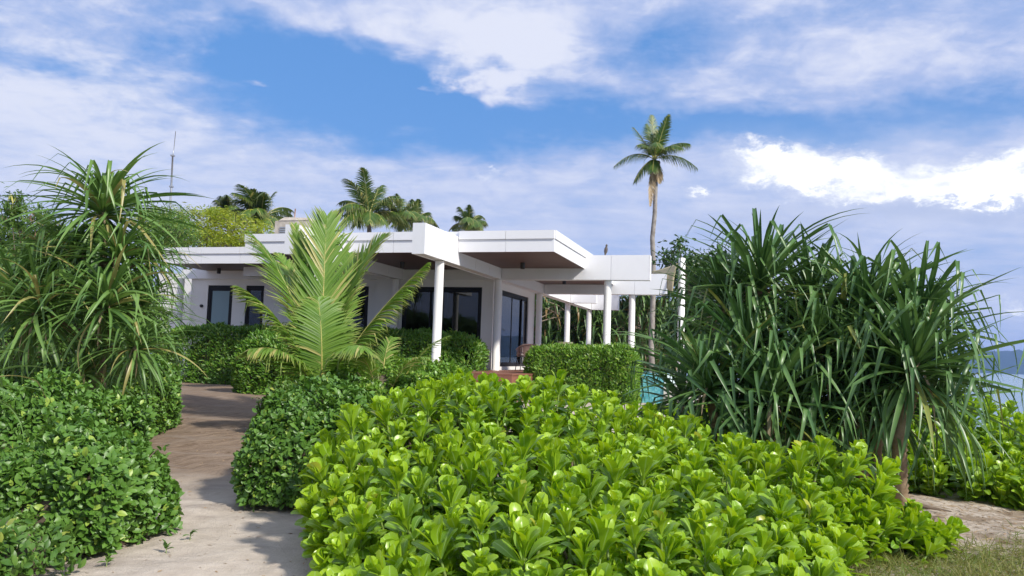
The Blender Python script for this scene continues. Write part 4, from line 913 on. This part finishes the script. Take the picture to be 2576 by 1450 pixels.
def coconut(name, label, px, py, Y, trunk_px, fr_list, Lf, scale=1.0, seed=1, n=46, r=.13, dead=None, group=None, wid=.05):
    r2 = np.random.default_rng(seed); tp = [at(a, b_, Y) for a, b_ in trunk_px]; base = tp[0].copy(); base[2] = float(ground_z(base[0], base[1]))
    root = empty(name, base, label, 'palm', group)
    pts = [base] + tp; P, R_ = [], []
    for i in range(len(pts) - 1):
        m = max(2, int(np.linalg.norm(pts[i + 1] - pts[i]) / .10))
        for k in range(m):
            t = (i + k / m) / (len(pts) - 1); P.append(pts[i] + (pts[i + 1] - pts[i]) * k / m - base); R_.append(r * (1.25 - .45 * t) * (1 + (.05 if k % 2 else -.02)))
    P.append(pts[-1] - base); R_.append(r * .8)
    MB().tube(P, R_, 12).build('trunk', 'palm_bark', root)
    c = at(px, py, Y) - base
    for (tx, tz, dy, lift) in fr_list:      # tip offset in pixels (right, up), depth offset in metres, arch
        k = Y / FPX; tip = c + np.array([tx * k, dy, tz * k]); L = np.linalg.norm(tip - c); mid = (c + tip) / 2 + np.array([0, 0, lift * L])
        frond(root, 'frond', c, mid, tip, n, Lf * min(1.0, .55 + L / 5), wid, 'palm', .55 if tz < 60 else .25, r2, False, -.05, .1, .03 * scale, fold=.3, ang=.95)
    for k in range(5):
        a = r2.uniform(0, 6.28); MB().lathe([(.001, -.14), (.08, -.09), (.11, 0), (.08, .09), (.001, .13)], (.22 * math.cos(a), .22 * math.sin(a), 0), 9).build('coconut', 'dead_bark', root).location = tuple(c + np.array([0, 0, -.18]))
    if dead:
        for (tx, tz) in dead: frond(root, 'dead_frond', c + [0, -.12, -.2], c + np.array([tx * .9 * Y / FPX, -.2, tz * .35 * Y / FPX]), c + np.array([tx * Y / FPX, -.18, tz * Y / FPX]), 30, .35, .05, 'dead_leaf', .2, r2, False, -.3, .3, .03)
    return root
Zp = .2177
def zt_(l): return [((x - 745) * Zp, (690 - y) * Zp, dy, lf) for (x, y, dy, lf) in l]
coconut('coconut_palm', 'tall slender coconut palm standing alone against the sky', 1646, 402, 42, [(1641, 930), (1638, 880), (1643, 741), (1644, 660), (1641, 600), (1647, 540), (1650, 450), (1646, 402)],
    zt_([(720, 140, .3, .05), (690, 190, 1.2, .02), (880, 190, -.6, .12), (905, 260, .8, .12), (850, 240, -1.0, .1), (520, 262, .8, .1), (515, 570, -.8, .42), (262, 812, -.5, .40), (500, 992, -.6, .30), (690, 880, -1.0, .3), (1165, 480, .2, .28), (1100, 560, -1.2, .32), (1240, 785, -.2, .36), (1000, 640, -1.6, .4), (820, 905, .8, .3), (640, 420, 1.4, .3), (700, 640, -2.0, .45), (790, 330, .2, .05)]), .72, seed=41, n=50, r=.125, wid=.038, dead=[(-10, -122), (-3, -60), (12, -62)])
def crownlist(seed, R, n=14):
    r2 = np.random.default_rng(seed); out = []
    for k in range(n):
        a = math.pi * (k + .5) / n + r2.normal(0, .12); e = math.sin(a); side = math.cos(a)
        out.append((side * R * r2.uniform(.85, 1.1), R * (e * 1.05 - .35 * (1 - e)) * r2.uniform(.8, 1.1), r2.uniform(-2.2, 2.2), .12 + .3 * abs(side)))
    for k in range(6): out.append((r2.uniform(-.7, .7) * R, r2.uniform(-.55, .1) * R, -r2.uniform(1.5, 3), .35))
    return out
G5 = 'coconut palms behind the villa'
for (lab, px, py, Y, R, sd, n) in (('coconut palm behind the roof plant room, fullest crown on the left', 655, 556, 48, 66, 51, 14), ('small palm crown left of the fuller one, behind the yellow-green tree', 575, 548, 56, 40, 52, 11), ('tallest coconut palm behind the roof with upright centre frond', 928, 545, 50, 88, 53, 15), ('palm crown just right of the tallest one behind the roof', 1005, 556, 56, 56, 54, 12), ('palm leaning behind the two central crowns', 1045, 560, 62, 44, 55, 11), ('lone palm crown above the roof, right of the beam end', 1180, 572, 62, 46, 56, 12)):
    coconut('coconut_palm', lab, px, py, Y, [(px + 4, 700), (px + 1, py + 40), (px, py)], crownlist(sd, R * 1.12, n), 1.0, seed=sd, n=44, r=.15, group=G5, wid=.055)
# ---------------------------------------------------------------- broad-leaved trees
def tree(name, label, base, crowns, T, mat, dens, trunk_r, seed, flat=False, pods=None, clump=(.16, .34), per=26, group=None):
    r2 = np.random.default_rng(seed); base = np.array(base, float); root = empty(name, base, label, 'tree', group); Ts, Ms = [], []
    limbs = MB(); top = np.mean([c[0] for c in crowns], axis=0) - base
    fork = np.array([top[0] * .4, top[1] * .4, top[2] * .45]); MB().tube([(0, 0, -.1), fork * .5 + [.05, 0, 0], fork], [trunk_r, trunk_r * .8, trunk_r * .65], 9).build('trunk', 'twig', root)
    for (c, rad) in crowns:
        c = np.array(c); rad = np.array(rad); lc = c - base
        limbs.tube([fork, (fork + lc) / 2 + r2.normal(0, .15, 3), lc], [trunk_r * .5, trunk_r * .3, trunk_r * .12], 6, False)
        nc = int(dens * rad[0] * rad[1] * 4 + dens * rad[0] * rad[2] * 4)
        for _ in range(nc):
            v = r2.normal(size=3); v /= np.linalg.norm(v); q = c + v * rad * r2.uniform(.45, 1.05) ** .5
            if q[2] < base[2] + .2: continue
            if r2.random() < .3: limbs.tube([lc * .6 + (q - base) * .4, q - base], [.02, .008], 4, False)
            s = r2.uniform(*clump); m = per
            P = q + r2.normal(0, 1, (m, 3)) * np.array([s, s, s * (.22 if flat else .7)])
            d = r2.normal(size=(m, 3)); d[:, 2] *= .35 if flat else .8; d[:, 2] -= .15; nn = r2.normal(size=(m, 3)) * .5 + np.array([0, -.15, 1.0])
            Ts.append(P); Ms.append(frames(d, nn) * r2.uniform(.7, 1.25, m)[:, None, None])
    Ts, Ms = np.concatenate(Ts), np.concatenate(Ms)
    scatter(T, Ms, Ts - base, 'crown', mat, root); limbs.build('limbs', 'twig', root)
    if pods:
        Tp, pm, npd = pods; k = r2.integers(0, len(Ts), npd); P = []; D = []
        for i in k:
            for _ in range(6): P.append(Ts[i] + r2.normal(0, .05, 3) + [0, -.12, -.02]); D.append(np.array([0, 0, -1.0]) + r2.normal(0, .22, 3))
        P, D = np.array(P), np.array(D)
        scatter(Tp, frames(D, r2.normal(size=(len(D), 3))) * r2.uniform(.8, 1.3, len(D))[:, None, None], P - base, 'pods', pm, root)
    return root
L_FEA = small_leaf(.20, .05, .2, .15, 3, .5); L_POD = small_leaf(.17, .022, .1, .1, 3, .5); L_BRD = small_leaf(.20, .11, .25, .2, 4, .6); L_FINE = small_leaf(.11, .035, .2, .15, 3, .5)
def gz(p): q = np.array(p, float); q[2] = float(ground_z(q[0], q[1])); return q
tree('rain_tree', 'wide yellow-green feathery tree behind the lower roof', gz(at(540, 640, 36)), [(at(450, 590, 35), (1.3, 1.5, .95)), (at(520, 570, 36), (1.4, 1.6, .85)), (at(590, 575, 35.5), (1.3, 1.6, .85)), (at(640, 605, 34.5), (1.0, 1.4, .7)), (at(500, 615, 34), (1.6, 1.2, .7)), (at(400, 575, 36), (1.0, 1.3, .9)), (at(600, 625, 34), (1.3, 1.2, .5))], L_FEA, 'yellowgreen', 8, .22, 61, True, clump=(.20, .38), per=22)
tree('leucaena_tree', 'dark tree hung with brown seed pods at the far left', gz(at(60, 700, 17.5)), [(at(30, 615, 17.5), (.8, .8, .55)), (at(110, 605, 17.8), (.75, .8, .5)), (at(70, 665, 17.2), (1.1, .8, .5)), (at(-20, 645, 17.2), (.7, .8, .6)), (at(15, 545, 17.8), (.25, .3, .3)), (at(95, 545, 17.8), (.25, .3, .3)), (at(150, 655, 17.6), (.8, .7, .5))], L_FINE, 'leuc', 22, .10, 62, False, (L_POD, 'pod', 170), (.10, .2), 26)
tree('leucaena_tree', 'feathery green sprig with yellow pods rising at the left edge', gz(at(20, 700, 15.9)), [(at(38, 515, 16), (.16, .2, .22)), (at(30, 545, 16), (.14, .2, .2)), (at(5, 670, 15.8), (.5, .4, .35)), (at(120, 695, 15.8), (.5, .4, .3))], L_FINE, 'leuc', 60, .05, 63, False, (L_POD, 'yellow_pod', 14), (.06, .12), 26)
tree('almond_tree', 'dark broad-leaved tree behind the shade sail and white post', gz(at(1790, 900, 34)), [(at(1745, 705, 33), (.7, 1.0, 1.0)), (at(1800, 720, 34), (1.2, 1.4, 1.4)), (at(1770, 820, 33), (1.2, 1.3, 1.3)), (at(1720, 860, 33), (.7, 1.0, 1.0)), (at(1684, 650, 34), (.30, .4, .24)), (at(1850, 800, 34), (1.5, 1.3, 1.6)), (at(1708, 622, 31), (.14, .25, .2))], L_BRD, 'dark_tree', 14, .2, 64, False, None, (.15, .28), 26)
tree('sea_grape_tree', 'green broad-leaved tree behind the dead trunk, low behind the roof', gz(at(420, 800, 30)), [(at(410, 560, 29), (.8, .9, .5)), (at(430, 590, 28), (.7, .9, .4))], L_FINE, 'vine', 30, .12, 65, False, None, (.14, .28), 30)
# ---------------------------------------------------------------- pandanus bank behind the columns
def thicket():
    r2 = np.random.default_rng(71); b = gz(at(1500, 900, 46)); root = empty('pandanus_bank', b, 'dense bank of tangled strap-leaved plants behind the terrace columns', 'thicket')
    sets = strap_set(1.3, .085, 9, .3, (35, 100), (78, 60, 42, 26, 8, -22)); Vs, Qs, vr, rb, off = [], [], [], [], 0
    for i in range(120):
        px, py = r2.uniform(1325, 1700), r2.uniform(735, 960); c = at(px, py, r2.uniform(42.6, 46)); n = 30; sc = r2.uniform(.9, 1.4); ph0 = r2.uniform(0, 6.28)
        for k in range(n):
            Tm = sets[min(5, int(k / n * 6))][int(r2.integers(0, 5))]; ph = ph0 + k * 2.4; A = np.array([[math.cos(ph), -math.sin(ph), 0], [math.sin(ph), math.cos(ph), 0], [0, 0, 1]]) * sc; A[:, 1] *= 1.25
            Vs.append(Tm[0] @ A.T + c - b); Qs.append(Tm[1] + off); off += len(Tm[0]); vr.append(np.full(len(Tm[0]), r2.random())); rb.append(Tm[2])
    o = link_obj('foliage', mesh_np('foliage', np.concatenate(Vs), np.concatenate(Qs), var=np.concatenate(vr), rib=np.concatenate(rb)), 'thicket', root); o['kind'] = 'stuff'
    for (x0, y0, x1, y1) in ((1360, 800, 1420, 780), (1372, 775, 1412, 805), (1350, 812, 1440, 798), (1395, 770, 1405, 830), (1380, 760, 1430, 790), (1365, 790, 1400, 770)):
        p, q = at(x0, y0, 42.4) - b, at(x1, y1, 42.6) - b; MB().tube([p, (p + q) / 2 + [0, 0, .12], q], [.028, .022, .01], 6).build('bare_branch', 'pale_branch', root)
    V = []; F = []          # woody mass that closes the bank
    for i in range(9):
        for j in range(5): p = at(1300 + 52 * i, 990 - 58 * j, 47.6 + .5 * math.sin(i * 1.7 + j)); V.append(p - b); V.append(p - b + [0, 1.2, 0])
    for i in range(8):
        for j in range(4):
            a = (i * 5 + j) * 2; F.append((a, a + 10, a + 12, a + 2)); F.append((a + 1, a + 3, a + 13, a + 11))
    MB().add(V, F, True).build('opaque_filler', 'twig', root)
thicket()
# ---------------------------------------------------------------- ground details
def grass():
    r2 = np.random.default_rng(81); n = 42000; x = r2.uniform(2.2, 6.2, n); y = r2.uniform(5.0, 8.6, n); k = (7.55 + .35 * np.sin(2.2 * x + 1) + .28 * (x - 3.5) - y + r2.normal(0, .25, n)) > 0; k &= x > 2.35 + .25 * np.sin(3 * y); x, y = x[k], y[k]; n = len(x)
    P = np.column_stack([x, y, ground_z(x, y)]); d = r2.normal(size=(n, 3)) * .8; d[:, 2] = np.abs(d[:, 2]) * .5 + .25
    T = small_leaf(.12, .006, .5, .2, 4, .3)
    o = scatter(T, frames(d, r2.normal(size=(n, 3)) * .5 + [0, 0, .6]) * r2.uniform(.5, 1.3, n)[:, None, None], P, 'beach_grass', 'grass', None); tag(o, 'thin patchy beach grass in the bottom right corner', 'grass')
    m = 6500; x = r2.uniform(2.2, 7.2, m); y = r2.uniform(4.4, 10.5, m); k = (x * .75 - y * .17 + .5 * np.sin(2.1 * x + y) + r2.normal(0, .3, m)) > 1.5; x, y = x[k], y[k]; m = len(x); P = np.column_stack([x, y, ground_z(x, y) + .008]); d = r2.normal(size=(m, 3)); d[:, 2] *= .12
    T = small_leaf(.10, .010, .15, .2, 4, .4)
    o = scatter(T, frames(d, r2.normal(size=(m, 3)) * .3 + [0, 0, 1]) * r2.uniform(.5, 1.6, m)[:, None, None], P, 'dry_litter', 'litter', None); tag(o, 'dry brown leaf litter on the sand at the right', 'litter')
    m = 900; x = r2.uniform(-6, -.9, m); y = r2.uniform(4.2, 15, m); P = np.column_stack([x, y, ground_z(x, y) + .004]); d = r2.normal(size=(m, 3)); d[:, 2] *= .05; T = small_leaf(.048, .016, .1, .2, 3, .4)
    o = scatter(T, frames(d, r2.normal(size=(m, 3)) * .2 + [0, 0, 1]) * r2.uniform(.3, 1.3, m)[:, None, None], P, 'fallen_leaves', 'litter', None); tag(o, 'scattered small dry leaf scraps on the sandy path', 'litter')
    for i, (px, py, lab) in enumerate(((268, 1425, 'weed seedling at the path edge, nearest the bottom left'), (478, 1360, 'tiny weed seedling in the middle of the sandy path'), (418, 1390, 'weed seedling beside the nearest shrub on the path'), (615, 1215, 'weed seedling at the foot of the round shrub'))):
        dd = _fw + CRT * (px - 1288) / FPX - CUP * (py - 725) / FPX; p = CAM + dd * (-EYE / dd[2]); root = empty('seedling', p, lab, 'seedling', 'weed seedlings on the path')
        for k in range(9):
            a = r2.uniform(0, 6.28); e = r2.uniform(.15, 1.2); v = np.array([[math.cos(a) * math.cos(e), math.sin(a) * math.cos(e), math.sin(e)]]); leaf_objects(tmesh('seedling_leaf', L_OVAL, 'vine'), frames(v, np.array([[0, 0, 1.0]]) + v * .01) * r2.uniform(.5, 1.0), np.array([[0, 0, .015 + .05 * r2.random()]]), root)
        MB().tube([(0, 0, -.01), (0, 0, .07)], .003, 5).build('stem', 'scaevola_stem', root)
grass()
for (pts, r0) in (([(6.2, 4.9), (2.45, 5.35)], .012),): pass
st = MB().tube([(0, 0, .01), (-.12, .12, .10), (-.2, .3, .22)], [.013, .012, .010], 7).build('fallen_stick', 'pale_branch'); st.location = (2.42, 5.55, 0); tag(st, 'bare grey stick leaning out from under the big bush', 'stick')
rt = MB().tube([(0, 0, .02), (-.35, .05, .09), (-.7, .12, .04), (-1.0, .25, .06)], [.022, .02, .016, .012], 8).build('exposed_root', 'pale_branch'); rt.location = (5.0, 9.3, 0); tag(rt, 'bare curved root on the sand under the hanging pandanus leaves', 'root')
for (x, y, dx, dy, lab) in ((-3.9, 6.7, .85, .25, 'dry pale branch lying across the gap between left shrubs'), (-4.25, 6.9, .5, -.35, 'thin bare branch standing in the gap between left shrubs')):
    s_ = MB().tube([(0, 0, .5), (dx * .5, dy * .5, .56), (dx, dy, .46)], [.014, .012, .006], 6).build('dry_branch', 'pale_branch'); s_.location = (x, y, 0); tag(s_, lab, 'branch')
print('TRIS', sum(sum(len(p.vertices) - 2 for p in m.polygons) for m in bpy.data.meshes), 'OBJ', len(bpy.data.objects))
